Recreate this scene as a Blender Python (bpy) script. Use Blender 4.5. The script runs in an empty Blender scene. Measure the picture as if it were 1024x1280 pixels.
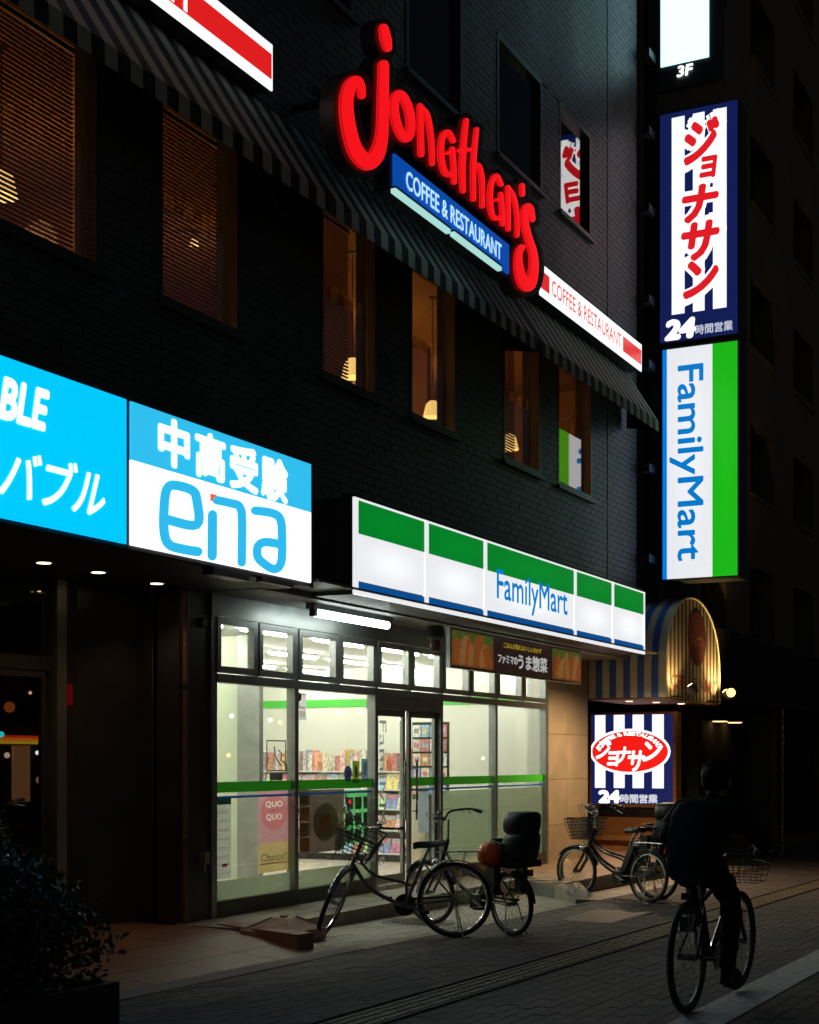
import bpy, bmesh, math, random
from mathutils import Matrix, Vector
random.seed(7)
SC = bpy.context.scene
COL = SC.collection
R = math.radians

# ------------------------------------------------------------------ camera
FPX, CX, HY, TH, EYE = 1823.0, 512.0, 950.0, math.radians(27), 1.55
ct, st = math.cos(TH), math.sin(TH)
cam = bpy.data.cameras.new('camera')
camo = bpy.data.objects.new('camera', cam); COL.objects.link(camo)
camo.location = (0, 0, EYE)
camo.rotation_euler = (R(90), 0, R(27 - 90))
cam.sensor_fit = 'VERTICAL'; cam.sensor_height = 36
cam.lens = FPX / 1280 * 36
cam.shift_y = 310 / 1280
cam.clip_start = .05; cam.clip_end = 500
SC.camera = camo
# ------------------------------------------------------------------ sky, moonlight, exposure
w = bpy.data.worlds.new('World'); SC.world = w; w.use_nodes = True
nt = w.node_tree; bg = nt.nodes['Background']
sky = nt.nodes.new('ShaderNodeTexSky'); sky.sky_type = 'NISHITA'; sky.sun_disc = False
sky.sun_elevation = R(25); sky.sun_rotation = R(200)
nt.links.new(sky.outputs[0], bg.inputs[0]); bg.inputs[1].default_value = .003
sl = bpy.data.lights.new('moon', 'SUN'); sl.energy = .004; sl.angle = R(10); sl.color = (.8, .88, 1)
so = bpy.data.objects.new('moon', sl); COL.objects.link(so); so.rotation_euler = (R(50), 0, R(-30))
SC.view_settings.view_transform = 'Standard'; SC.view_settings.look = 'None'
SC.view_settings.exposure = 0; SC.view_settings.gamma = 1
SC.view_settings.use_curve_mapping = False
SC.cycles.use_denoising = True
try: SC.cycles.denoiser = 'OPENIMAGEDENOISE'
except Exception: pass
SC.cycles.max_bounces = 8; SC.cycles.transparent_max_bounces = 24
SC.cycles.caustics_reflective = False; SC.cycles.caustics_refractive = False
SC.cycles.sample_clamp_indirect = 4

# ------------------------------------------------------------------ geometry of the view: pixel -> point on a plane
def ray(px, py):
    u = (px - CX) / FPX; v = (HY - py) / FPX
    return (ct + u * st, st - u * ct, v)
def onY(px, py, Y):
    d = ray(px, py); t = Y / d[1]
    return Vector((t * d[0], Y, EYE + t * d[2]))
def onX(px, py, X):
    d = ray(px, py); t = X / d[0]
    return Vector((X, t * d[1], EYE + t * d[2]))
def proj(X, Y, Z):
    D = X * ct + Y * st; r = X * st - Y * ct
    return (CX + FPX * r / D, HY - FPX * (Z - EYE) / D, D)
def inview(X, Y, Z, m=10):
    x, y, D = proj(X, Y, Z)
    return D > 0 and -m < x < 1024 + m and -m < y < 1280 + m
SL = .015
def gz(x): return -SL * (x - 10)

# ------------------------------------------------------------------ materials
MATS = {}
def mat(name, col=(.5, .5, .5), rough=.6, metal=0, emit=None, es=1, noise=0, nscale=8, bump=0, bscale=40, spec=.5, sample=True, vig=0, coat=0, nstretch=None, trans=0, world=False):
    if name in MATS: return MATS[name]
    m = bpy.data.materials.new(name); m.use_nodes = True; t = m.node_tree
    b = t.nodes['Principled BSDF']
    c4 = (*col, 1)
    b.inputs['Base Color'].default_value = c4; b.inputs['Roughness'].default_value = rough
    b.inputs['Metallic'].default_value = metal; b.inputs['Specular IOR Level'].default_value = spec
    b.inputs['Coat Weight'].default_value = coat
    tc = t.nodes.new('ShaderNodeTexCoord')
    if noise:
        n = t.nodes.new('ShaderNodeTexNoise'); n.inputs['Scale'].default_value = nscale; n.inputs['Detail'].default_value = 6
        if nstretch:
            mp = t.nodes.new('ShaderNodeMapping'); mp.inputs['Scale'].default_value = nstretch
            t.links.new(t.nodes.new('ShaderNodeNewGeometry').outputs['Position'] if world else tc.outputs['Object'], mp.inputs[0]); t.links.new(mp.outputs[0], n.inputs['Vector'])
        else: t.links.new(tc.outputs['Object'], n.inputs['Vector'])
        cr = t.nodes.new('ShaderNodeMapRange'); cr.inputs[1].default_value = .3; cr.inputs[2].default_value = .7
        cr.inputs[3].default_value = 1 - noise; cr.inputs[4].default_value = 1 + noise
        t.links.new(n.outputs[0], cr.inputs[0])
        oi = t.nodes.new('ShaderNodeObjectInfo')
        mr2 = t.nodes.new('ShaderNodeMapRange'); mr2.inputs[3].default_value = 1 - noise * .6; mr2.inputs[4].default_value = 1 + noise * .6
        t.links.new(oi.outputs['Random'], mr2.inputs[0])
        mu = t.nodes.new('ShaderNodeMath'); mu.operation = 'MULTIPLY'
        t.links.new(cr.outputs[0], mu.inputs[0]); t.links.new(mr2.outputs[0], mu.inputs[1])
        hv = t.nodes.new('ShaderNodeVectorMath'); hv.operation = 'SCALE'; hv.inputs[0].default_value = col
        t.links.new(mu.outputs[0], hv.inputs['Scale']); t.links.new(hv.outputs[0], b.inputs['Base Color'])
        rr = t.nodes.new('ShaderNodeMapRange'); rr.inputs[3].default_value = max(.05, rough - .12); rr.inputs[4].default_value = min(1, rough + .12)
        t.links.new(n.outputs[0], rr.inputs[0]); t.links.new(rr.outputs[0], b.inputs['Roughness'])
    if bump:
        n2 = t.nodes.new('ShaderNodeTexNoise'); n2.inputs['Scale'].default_value = bscale; n2.inputs['Detail'].default_value = 5
        t.links.new(tc.outputs['Object'], n2.inputs['Vector'])
        bp = t.nodes.new('ShaderNodeBump'); bp.inputs['Strength'].default_value = bump; bp.inputs['Distance'].default_value = .01
        t.links.new(n2.outputs[0], bp.inputs['Height']); t.links.new(bp.outputs[0], b.inputs['Normal'])
    if emit:
        b.inputs['Emission Color'].default_value = (*emit, 1); b.inputs['Emission Strength'].default_value = es
        if vig:   # the tubes inside the box light the middle of each face more than its rim
            sub = t.nodes.new('ShaderNodeVectorMath'); sub.operation = 'SUBTRACT'; sub.inputs[1].default_value = (.5, .5, .5)
            ln = t.nodes.new('ShaderNodeVectorMath'); ln.operation = 'LENGTH'
            t.links.new(tc.outputs['Generated'], sub.inputs[0]); t.links.new(sub.outputs[0], ln.inputs[0])
            v = t.nodes.new('ShaderNodeMapRange'); v.interpolation_type = 'SMOOTHSTEP'
            v.inputs[1].default_value = .1; v.inputs[2].default_value = .75
            v.inputs[3].default_value = es * (1 + vig * .3); v.inputs[4].default_value = es * (1 - vig)
            t.links.new(ln.outputs['Value'], v.inputs[0]); t.links.new(v.outputs[0], b.inputs['Emission Strength'])
        if not sample: m.cycles.emission_sampling = 'NONE'
    if trans:
        o_ = t.nodes['Material Output']; tl = t.nodes.new('ShaderNodeBsdfTranslucent'); tl.inputs[0].default_value = (*[min(1, c ** .5) for c in col], 1)
        mx = t.nodes.new('ShaderNodeMixShader'); mx.inputs[0].default_value = trans
        t.links.new(b.outputs[0], mx.inputs[1]); t.links.new(tl.outputs[0], mx.inputs[2]); t.links.new(mx.outputs[0], o_.inputs[0])
    MATS[name] = m
    return m
def glass(name, tint=(1, 1, 1), f0=.045, film=0, filmcol=(.8, .85, .75)):
    if name in MATS: return MATS[name]
    m = bpy.data.materials.new(name); m.use_nodes = True; t = m.node_tree; t.nodes.clear()
    o = t.nodes.new('ShaderNodeOutputMaterial'); tr = t.nodes.new('ShaderNodeBsdfTransparent'); gl = t.nodes.new('ShaderNodeBsdfGlossy')
    tr.inputs[0].default_value = (*tint, 1); gl.inputs['Roughness'].default_value = 0.003; gl.inputs[0].default_value = (1, 1, 1, 1)
    lw = t.nodes.new('ShaderNodeLayerWeight'); p = t.nodes.new('ShaderNodeMath'); p.operation = 'POWER'; p.inputs[1].default_value = 4.2
    t.links.new(lw.outputs['Facing'], p.inputs[0])
    ma = t.nodes.new('ShaderNodeMath'); ma.operation = 'MULTIPLY_ADD'; ma.inputs[1].default_value = 1 - f0; ma.inputs[2].default_value = f0
    t.links.new(p.outputs[0], ma.inputs[0])
    mx = t.nodes.new('ShaderNodeMixShader'); t.links.new(ma.outputs[0], mx.inputs[0])
    base = tr
    if film:
        tl = t.nodes.new('ShaderNodeBsdfTranslucent'); tl.inputs[0].default_value = (*filmcol, 1)
        df = t.nodes.new('ShaderNodeBsdfDiffuse'); df.inputs[0].default_value = (*filmcol, 1)
        m1 = t.nodes.new('ShaderNodeMixShader'); m1.inputs[0].default_value = .35
        t.links.new(tl.outputs[0], m1.inputs[1]); t.links.new(df.outputs[0], m1.inputs[2])
        m2 = t.nodes.new('ShaderNodeMixShader'); m2.inputs[0].default_value = film
        t.links.new(tr.outputs[0], m2.inputs[1]); t.links.new(m1.outputs[0], m2.inputs[2]); base = m2
    t.links.new(base.outputs[0], mx.inputs[1]); t.links.new(gl.outputs[0], mx.inputs[2]); t.links.new(mx.outputs[0], o.inputs[0])
    MATS[name] = m
    return m

m_tile = mat('dark wall tile', (.075, .08, .085), .5, noise=.32, nscale=.9, bump=.2, bscale=60, world=True, nstretch=(1.6, 1, .5))
m_joint = mat('wall joint', (.05, .052, .056), .85, noise=.2)
m_concrete = mat('concrete', (.22, .21, .2), .8, noise=.2, nscale=2, bump=.3)
m_dark = mat('dark panel', (.035, .035, .036), .35, noise=.2, nscale=2)
m_black = mat('black', (.012, .012, .012), .5)
m_alu = mat('aluminium', (.3, .31, .3), .38, metal=.75, noise=.12, nscale=6)
m_bronze = mat('bronze frame', (.09, .085, .075), .42, metal=.5, noise=.15)
m_steel = mat('steel', (.35, .36, .36), .28, metal=1, noise=.15, nscale=20)
m_chrome = mat('chrome', (.6, .6, .6), .18, metal=1, noise=.1, nscale=30)
m_glass = glass('window glass', (.97, .985, .97), .04)
m_glass_dark = glass('upper window glass', (.7, .68, .64), .17)
m_film = glass('frosted glass', (.9, .95, .9), .05, film=.72, filmcol=(.5, .56, .44))
m_sof = mat('soffit metal', (.3, .31, .31), .5, noise=.15, nscale=1.5)
m_sofd = mat('dark soffit', (.05, .05, .052), .5, noise=.2, nscale=2)
m_stone = mat('beige stone', (.42, .34, .22), .5, noise=.12, nscale=2.5, bump=.15, bscale=30)
m_paver = mat('dark paver', (.085, .073, .068), .8, noise=.32, nscale=1.6, bump=.5, bscale=90, world=True, nstretch=(1, 1, 1))
m_bed = mat('paving joint sand', (.062, .057, .052), .95, noise=.3)
m_ftile = mat('beige paving tile', (.33, .3, .24), .6, noise=.2, nscale=4, bump=.3, bscale=60)
m_slab = mat('brown terrace slab', (.24, .14, .085), .55, noise=.2, nscale=3, bump=.2)
m_brownf = mat('entrance floor tile', (.33, .23, .14), .5, noise=.2, nscale=4, bump=.2)
m_tact = mat('yellow guide paving', (.15, .125, .075), .7, noise=.25, nscale=9)
m_line = mat('worn white paint', (.42, .42, .4), .7, noise=.3, nscale=14)
m_asph = mat('asphalt', (.05, .05, .052), .85, noise=.3, nscale=12, bump=.6, bscale=180)
m_iron = mat('cast iron', (.08, .075, .07), .55, metal=.6, noise=.3, bump=.4, bscale=50)
m_white = mat('shop wall', (.8, .79, .71), .7, noise=.03, nscale=1)
m_ceil = mat('shop ceiling', (.8, .8, .76), .8)
m_sfloor = mat('shop floor', (.55, .48, .42), .25, noise=.06, nscale=2)
m_greenstripe = mat('green stripe', (.08, .5, .06), .5)
m_gfilm = mat('green film', (.07, .62, .03), .4, emit=(.05, .5, .02), es=.12, sample=False)
m_bfilm = mat('blue film', (.01, .15, .5), .4, emit=(.01, .15, .5), es=.1, sample=False)
m_tube = mat('fluorescent tube', (.9, .9, .9), .4, emit=(.97, 1, .87), es=112)
m_tube2 = mat('soffit tube', (.9, .9, .9), .4, emit=(.86, 1, .97), es=10)
m_down = mat('downlight lens', (.9, .9, .9), .4, emit=(1, .72, .42), es=6)
m_pend = mat('lit lamp shade', (.9, .8, .6), .4, emit=(1, .66, .22), es=2.6)
m_spot = mat('flood lamp lens', (.9, .8, .6), .4, emit=(1, .62, .2), es=45)
W1 = (.95, .97, 1)
m_swhite = mat('lit white face', (.8, .8, .8), .3, emit=W1, es=1.22, vig=.3)
m_sgreen = mat('lit green face', (.01, .03, .03), .45, emit=(.0, .27, .025), es=1.0, vig=.25)
m_swframe = mat('lit white trim', (.8, .8, .8), .3, emit=(.95, .97, 1), es=.85)
m_sblue = mat('lit blue band', (.01, .03, .03), .45, emit=(.001, .07, .28), es=1)
m_sletter = mat('lit blue lettering', (.01, .03, .03), .45, emit=(.0, .19, .58), es=1, sample=False)
m_cyan = mat('lit cyan face', (.0, .4, .8), .3, emit=(.0, .52, .98), es=1.18, vig=.04)
m_ltcyan = mat('lit light cyan face', (.0, .5, .8), .3, emit=(.03, .52, .86), es=1.1, vig=.1)
m_ltcyan2 = mat('lit light cyan lettering', (.0, .5, .8), .3, emit=(.03, .49, .84), es=1, sample=False)
m_pure = mat('lit pure white face', (.8, .8, .8), .3, emit=(1, 1, 1), es=1.35)
m_purel = mat('lit white lettering', (.8, .8, .8), .3, emit=(1, 1, 1), es=1.25, sample=False)
m_orange = mat('lit orange dot', (.8, .1, .02), .3, emit=(.85, .12, .05), es=1, sample=False)
m_red = mat('lit red tube face', (.8, .01, .01), .35, emit=(.92, .006, .01), es=1.0)
m_redl = mat('lit red print', (.7, .01, .01), .35, emit=(.8, .012, .012), es=1, sample=False)
m_vred = mat('lit red brush print', (.7, .01, .01), .35, emit=(.72, .012, .02), es=1, sample=False)
m_shadowprint = mat('lit wine shadow print', (.1, .0, .02), .35, emit=(.09, .004, .02), es=1, sample=False)
m_navy = mat('lit navy face', (.01, .01, .08), .3, emit=(.006, .012, .085), es=1)
m_bboard = mat('lit blue board', (.01, .07, .5), .3, emit=(.003, .09, .52), es=1, vig=.3)
m_paleblue = mat('lit pale blue lettering', (.7, .85, .9), .3, emit=(.5, .8, .9), es=1, sample=False)
m_icy = mat('lit icy white face', (.8, .85, .9), .3, emit=(.5, .9, 1), es=1.9)
m_green2 = mat('lit bright green face', (.02, .4, .02), .3, emit=(.012, .52, .01), es=1, vig=.15)
m_blue2 = mat('lit azure band', (.01, .2, .7), .3, emit=(.0, .2, .75), es=1)
m_boxdark = mat('sign case', (.05, .055, .06), .45, metal=.2, noise=.2)
m_boxgrey = mat('fascia case', (.1, .11, .115), .5, noise=.15)
m_backing = mat('letter backing', (.05, .045, .045), .5, metal=.2)
m_cream = mat('cream canvas', (.75, .75, .62), .85, noise=.08)
m_navyc = mat('navy canvas', (.03, .05, .14), .85, noise=.1)
m_cream2 = mat('weathered cream canvas', (.5, .5, .45), .85, noise=.12)
m_navyc2 = mat('weathered navy canvas', (.028, .032, .05), .85, noise=.12)
m_wood = mat('orange timber', (.36, .16, .05), .5, noise=.2, nscale=5, nstretch=(1, 1, 6))
m_warmroom = mat('restaurant wall', (.42, .25, .12), .8)
m_slat = mat('brown blind slat', (.22, .12, .06), .5)
m_rubber = mat('tyre rubber', (.02, .02, .02), .75)
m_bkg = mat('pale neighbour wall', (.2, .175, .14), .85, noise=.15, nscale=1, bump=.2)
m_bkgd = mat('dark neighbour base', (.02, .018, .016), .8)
m_leaf = mat('leaf', (.035, .05, .022), .45, noise=.4, nscale=5)
m_soil = mat('soil', (.03, .022, .016), .9)
m_planter = mat('dark planter', (.03, .03, .03), .6, noise=.2, bump=.2)
m_red_st = mat('red sticker', (.5, .01, .03), .5)

# ------------------------------------------------------------------ mesh helpers
WM = {}
def WMof(p): return WM.get(p.name, Matrix()) if p else Matrix()
def link(o, parent=None):
    COL.objects.link(o)
    if parent: o.parent = parent
    return o
class MB:
    def __init__(s, T=None): s.v = []; s.f = []; s.m = []; s.T = T or Matrix(); s.mats = []
    def mi(s, m):
        if m is None: return 0
        if m not in s.mats: s.mats.append(m)
        return s.mats.index(m)
    def add(s, vs, fs, m=None):
        b = len(s.v); s.v += [s.T @ Vector(p) for p in vs]; i = s.mi(m)
        for f in fs: s.f.append([b + k for k in f]); s.m.append(i)
        return s
    def box(s, x0, x1, y0, y1, z0, z1, m=None):
        return s.add([(x0,y0,z0),(x1,y0,z0),(x1,y1,z0),(x0,y1,z0),(x0,y0,z1),(x1,y0,z1),(x1,y1,z1),(x0,y1,z1)],
              [(0,3,2,1),(4,5,6,7),(0,1,5,4),(1,2,6,5),(2,3,7,6),(3,0,4,7)], m)
    def bar(s, a, b, w, h, m=None, up=(0,0,1)):
        a = Vector(a); b = Vector(b); d = (b - a).normalized(); sd = d.cross(Vector(up)).normalized(); u = sd.cross(d)
        P = []
        for q in (a, b):
            for i, j in ((-1,-1),(1,-1),(1,1),(-1,1)): P.append(q + sd * w / 2 * i + u * h / 2 * j)
        return s.add(P, [(0,1,2,3),(7,6,5,4),(0,4,5,1),(1,5,6,2),(2,6,7,3),(3,7,4,0)], m)
    def tube(s, pts, r, n=8, m=None, closed=False, caps=True, flat=1, up=None):
        pts = [Vector(p) for p in pts]; N = len(pts); rs = r if isinstance(r, (list, tuple)) else [r] * N
        vs = []; fs = []; prev = None
        for i, p in enumerate(pts):
            if closed: d = pts[(i + 1) % N] - pts[i - 1]
            else: d = pts[min(i + 1, N - 1)] - pts[max(i - 1, 0)]
            if d.length < 1e-9: d = Vector((0, 0, 1))
            d.normalize()
            if prev is None:
                a = Vector(up) if up else (Vector((0, 0, 1)) if abs(d.z) < .9 else Vector((0, 1, 0)))
            else: a = prev
            u = (a - d * a.dot(d))
            if u.length < 1e-6: u = d.orthogonal()
            u.normalize(); prev = u; v = d.cross(u)
            for k in range(n):
                t = 2 * math.pi * (k + .5) / n
                vs.append(p + u * math.cos(t) * rs[i] * flat + v * math.sin(t) * rs[i])
        for i in range(N if closed else N - 1):
            for k in range(n):
                a = i * n + k; b = i * n + (k + 1) % n; c = ((i + 1) % N) * n
                fs.append((a, b, c + (k + 1) % n, c + k))
        if caps and not closed: fs.append(tuple(range(n))[::-1]); fs.append(tuple((N - 1) * n + k for k in range(n)))
        return s.add(vs, fs, m)
    def lathe(s, prof, c=(0,0,0), axis='z', n=20, m=None, sc=(1,1,1)):
        vs = []; fs = []; N = len(prof)
        for r, z in prof:
            for k in range(n):
                t = 2 * math.pi * k / n; a, b = r * math.cos(t), r * math.sin(t)
                p = (a, b, z) if axis == 'z' else ((a, z, b) if axis == 'y' else (z, a, b))
                vs.append((c[0] + p[0] * sc[0], c[1] + p[1] * sc[1], c[2] + p[2] * sc[2]))
        for i in range(N - 1):
            for k in range(n): fs.append((i*n+k, i*n+(k+1)%n, (i+1)*n+(k+1)%n, (i+1)*n+k))
        if prof[0][0] > 1e-5: fs.append(tuple(range(n))[::-1])
        if prof[-1][0] > 1e-5: fs.append(tuple((N-1)*n+k for k in range(n)))
        return s.add(vs, fs, m)
    def prism(s, poly, f0, f1, m=None):   # poly: 2D points, f0/f1 map to front / back 3D
        n = len(poly)
        vs = [f0(*p) for p in poly] + [f1(*p) for p in poly]
        fs = [tuple(range(n)), tuple(range(2*n-1, n-1, -1))] + [(i, i+n, (i+1)%n+n, (i+1)%n) for i in range(n)]
        return s.add(vs, fs, m)
    def mesh(s, name, mats, M=None, smooth=False):
        me = bpy.data.meshes.new(name)
        inv = M.inverted() if M else Matrix()
        me.from_pydata([inv @ p for p in s.v], [], s.f)
        ms = s.mats if s.mats else (mats if isinstance(mats, (list, tuple)) else [mats])
        for q in ms: me.materials.append(q)
        if s.mats: me.polygons.foreach_set('material_index', s.m)
        if smooth:
            me.polygons.foreach_set('use_smooth', [True] * len(me.polygons))
            try: me.set_sharp_from_angle(angle=R(40))
            except Exception: pass
        me.update()
        return me
    def build(s, name, m=None, parent=None, smooth=False, local=False, **props):
        me = s.mesh(name, m, None if local else WMof(parent), smooth)
        o = bpy.data.objects.new(name, me); link(o, parent)
        WM[o.name] = WMof(parent)
        for k, v in props.items(): o[k] = v
        return o
def rootM(loc, rz=0): return Matrix.Translation(loc) @ Matrix.Rotation(rz, 4, 'Z')
def thing(name, label, cat, loc=(0,0,0), rz=0, group=None, kind=None):
    o = bpy.data.objects.new(name, None); o.empty_display_size = .1; COL.objects.link(o)
    o.location = loc; o.rotation_euler = (0, 0, rz); WM[o.name] = rootM(loc, rz)
    o['label'] = label; o['category'] = cat
    if group: o['group'] = group
    if kind: o['kind'] = kind
    return o
def tag(o, label, cat, group=None):
    o['label'] = label; o['category'] = cat
    if group: o['group'] = group
    return o
def struct(name, mb, m, smooth=False):
    return mb.build(name, m, None, smooth, kind='structure')
def piece(name, me, loc, parent, rot=None):
    o = bpy.data.objects.new(name, me); link(o, parent); o.location = loc
    if rot: o.rotation_euler = rot
    return o
def catmull(P, k=6, closed=False):
    P = [Vector(p) for p in P]; n = len(P); out = []
    rng = range(n) if closed else range(n - 1)
    for i in rng:
        if closed: a, b, c, d = P[i-1], P[i], P[(i+1)%n], P[(i+2)%n]
        else: a, b, c, d = P[max(i-1,0)], P[i], P[i+1], P[min(i+2,n-1)]
        for j in range(k):
            t = j / k
            out.append(.5 * ((2*b) + (c-a)*t + (2*a-5*b+4*c-d)*t*t + (3*b-a-3*c+d)*t*t*t))
    if not closed: out.append(P[-1])
    return out
# lettering: text outlines fitted into a box on a plane
def text_geo(txt, offset=0, res=3, shear=0, spacing=1):
    c = bpy.data.curves.new('lettering', 'FONT'); c.body = txt; c.offset = offset; c.resolution_u = res; c.shear = shear; c.space_character = spacing
    o = bpy.data.objects.new('lettering', c); COL.objects.link(o)
    dg = bpy.context.evaluated_depsgraph_get()
    me = bpy.data.meshes.new_from_object(o.evaluated_get(dg))
    vs = [(v.co.x, v.co.y) for v in me.vertices]; fs = [tuple(p.vertices) for p in me.polygons]
    bpy.data.objects.remove(o); bpy.data.curves.remove(c); bpy.data.meshes.remove(me)
    return vs, fs
def text_on(mb, txt, box, fn, m=None, offset=0, shear=0, grow=0, spacing=1, vertical=False):
    """fits txt in box (a0,b0,a1,b1) of plane coordinates; fn(a,b) -> 3D point"""
    bold = offset; vs, fs = text_geo(txt, 0, shear=shear, spacing=spacing)
    if not vs: return
    x0 = min(v[0] for v in vs); x1 = max(v[0] for v in vs); y0 = min(v[1] for v in vs); y1 = max(v[1] for v in vs)
    a0, b0, a1, b1 = box[0] - grow, box[1] - grow, box[2] + grow, box[3] + grow
    out = []
    for x, y in vs:
        u = (x - x0) / (x1 - x0); v = (y - y0) / (y1 - y0)
        if vertical: out.append(fn(a0 + (a1 - a0) * v, b1 - (b1 - b0) * u))   # reads downwards, tops towards +a
        else: out.append(fn(a0 + (a1 - a0) * u, b0 + (b1 - b0) * v))
    if not bold: mb.add(out, fs, m); return
    # heavier strokes: the outline is spread by a fraction of its own size in both directions
    ex = (fn(a1, b0) - fn(a0, b0)) / (x1 - x0 if not vertical else y1 - y0); ey = (fn(a0, b1) - fn(a0, b0)) / (y1 - y0 if not vertical else x1 - x0)
    nrm = ex.cross(ey).normalized()
    for k in range(8):
        t = 2 * math.pi * k / 8; dv = ex * bold * math.cos(t) + ey * bold * math.sin(t) + nrm * .00025 * k
        mb.add([p + dv for p in out], fs, m)
def outline_splines(txt, box):
    c = bpy.data.curves.new('lettering', 'FONT'); c.body = txt; o = bpy.data.objects.new('lettering', c); COL.objects.link(o)
    dg = bpy.context.evaluated_depsgraph_get(); cu = o.evaluated_get(dg).to_curve(dg); out = []
    for sp in cu.splines:
        pts = []
        B = sp.bezier_points
        for i in range(len(B)):
            p0, p3 = B[i], B[(i + 1) % len(B)]; a, b, c_, d = p0.co, p0.handle_right, p3.handle_left, p3.co
            for k in range(4):
                t = k / 4; q = a*(1-t)**3 + b*3*t*(1-t)**2 + c_*3*t*t*(1-t) + d*t**3; pts.append((q.x, q.y))
        pts = [p for k, p in enumerate(pts) if math.hypot(p[0]-pts[k-1][0], p[1]-pts[k-1][1]) > 2e-3]
        if len(pts) > 2: out.append(pts)
    o.evaluated_get(dg).to_curve_clear(); bpy.data.objects.remove(o)
    X = [p[0] for q in out for p in q]; Y = [p[1] for q in out for p in q]; x0, x1, y0, y1 = min(X), max(X), min(Y), max(Y)
    return [[(box[0]+(p[0]-x0)/(x1-x0)*(box[2]-box[0]), box[1]+(p[1]-y0)/(y1-y0)*(box[3]-box[1])) for p in q] for q in out]
def holed(name, polys, Y, m, parent):   # flat sheet bounded by the first outline with the others cut out
    cu = bpy.data.curves.new(name, 'CURVE'); cu.dimensions = '2D'; cu.fill_mode = 'BOTH'; ox, oy = polys[0][0]
    for q in polys:
        sp = cu.splines.new('POLY'); sp.points.add(len(q) - 1); sp.use_cyclic_u = True
        for k, p in enumerate(q): sp.points[k].co = ((p[0] - ox) * 20, (p[1] - oy) * 20, 0, 1)
    o = bpy.data.objects.new(name, cu); COL.objects.link(o); dg = bpy.context.evaluated_depsgraph_get()
    me = bpy.data.meshes.new_from_object(o.evaluated_get(dg)); bpy.data.objects.remove(o)
    mb = MB(); mb.add([(v.co.x / 20 + ox, Y, v.co.y / 20 + oy) for v in me.vertices], [tuple(f.vertices) for f in me.polygons])
    return mb.build(name, m, parent)
def planeY(Y): return lambda a, b: Vector((a, Y, b))
def planeX(X): return lambda a, b: Vector((X, a, b))
# thick rounded strokes traced on a plane given in picture units, built with real depth
def stroke(mb, pts, rad, mapf, depth, m=None, k=6, closed=False, back=0.0, ring=7, m_edge=None):
    """pts: px points; rad: radius or list; mapf(x,y,d) -> point d metres in front of the plane"""
    n = len(pts); rs = rad if isinstance(rad, (list, tuple)) else [rad] * n
    P = catmull([(p[0], p[1], r) for p, r in zip(pts, rs)], k, closed)
    st_ = [(p.x, p.y, p.z) for p in P]
    if not closed:   # rounded ends
        def end(a, b):
            dx, dy = a[0] - b[0], a[1] - b[1]; l = math.hypot(dx, dy) or 1
            return [(a[0] + dx / l * a[2] * math.sin(t), a[1] + dy / l * a[2] * math.sin(t), a[2] * math.cos(t)) for t in (R(35), R(62), R(85))]
        st_ = end(st_[0], st_[1])[::-1] + st_ + end(st_[-1], st_[-2])
    N = len(st_); vs = []; fs = []
    for i, (x, y, r) in enumerate(st_):
        q0 = st_[i-1] if (i or closed) else st_[0]; q1 = st_[(i+1) % N] if (i < N-1 or closed) else st_[-1]
        dx, dy = q1[0] - q0[0], q1[1] - q0[1]; l = math.hypot(dx, dy) or 1; nx, ny = -dy / l, dx / l
        for j in range(ring):
            t = math.pi * j / (ring - 1)
            vs.append(mapf(x + nx * r * math.cos(t), y + ny * r * math.cos(t), depth * math.sin(t) ** .5 * min(1, r / max(rs) * 1.4) if depth else 0))
        vs.append(mapf(x - nx * r, y - ny * r, -back)); vs.append(mapf(x + nx * r, y + ny * r, -back))
    q = ring + 2
    for i in range(N if closed else N - 1):
        for j in range(q):
            a = i*q + j; b = i*q + (j+1) % q; c = ((i+1) % N) * q
            fs.append((a, b, c + (j+1) % q, c + j))
    if not closed: fs.append(tuple(range(q))); fs.append(tuple((N-1)*q + j for j in range(q))[::-1])
    if m_edge:
        nn = (N if closed else N - 1) * q; ed = [k for k in range(nn) if k % q in (0, ring - 2)]
        mb.add(vs, [fs[k] for k in ed], m_edge); es_ = set(ed); mb.add(vs, [f for k, f in enumerate(fs) if k not in es_], m)
    else: mb.add(vs, fs, m)
def pxY(Y): return lambda x, y, d=0: onY(x, y, Y) + Vector((0, -d, 0))
def pane(name, parent, x0, x1, y, z0, z1, m, th=.006):
    return MB().box(x0, x1, y, y + th, z0, z1).build(name, m, parent)

# ================================================================== GROUND
pav = bpy.data.objects.new('pavement', None); COL.objects.link(pav); pav['kind'] = 'structure'
pav.location = (10, 0, 0); pav.rotation_euler = (0, math.atan(SL), 0)
WM[pav.name] = Matrix.Translation((10, 0, 0)) @ Matrix.Rotation(math.atan(SL), 4, 'Y')
def gpart(name, mb, m, parent=pav, **k):   # vertices already in the tilted local frame (x from X=10)
    mb.v = [Vector((p.x - 10, p.y, p.z)) for p in mb.v]
    return mb.build(name, m, parent, local=True, **k)
gpart('bedding', MB().box(-30, 120, 2.0, 30, -.4, -.012), m_bed)
road = bpy.data.objects.new('road', None); COL.objects.link(road); road['kind'] = 'structure'
road.location = (10, 0, 0); road.rotation_euler = (0, math.atan(SL), 0); WM[road.name] = WM[pav.name]
gpart('asphalt', MB().box(-30, 120, -120, 2.0, -.4, -.006), m_asph, road)
gpart('white_line', MB().box(-25, 90, 2.2, 2.49, -.02, .004), m_line, pav)

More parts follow.
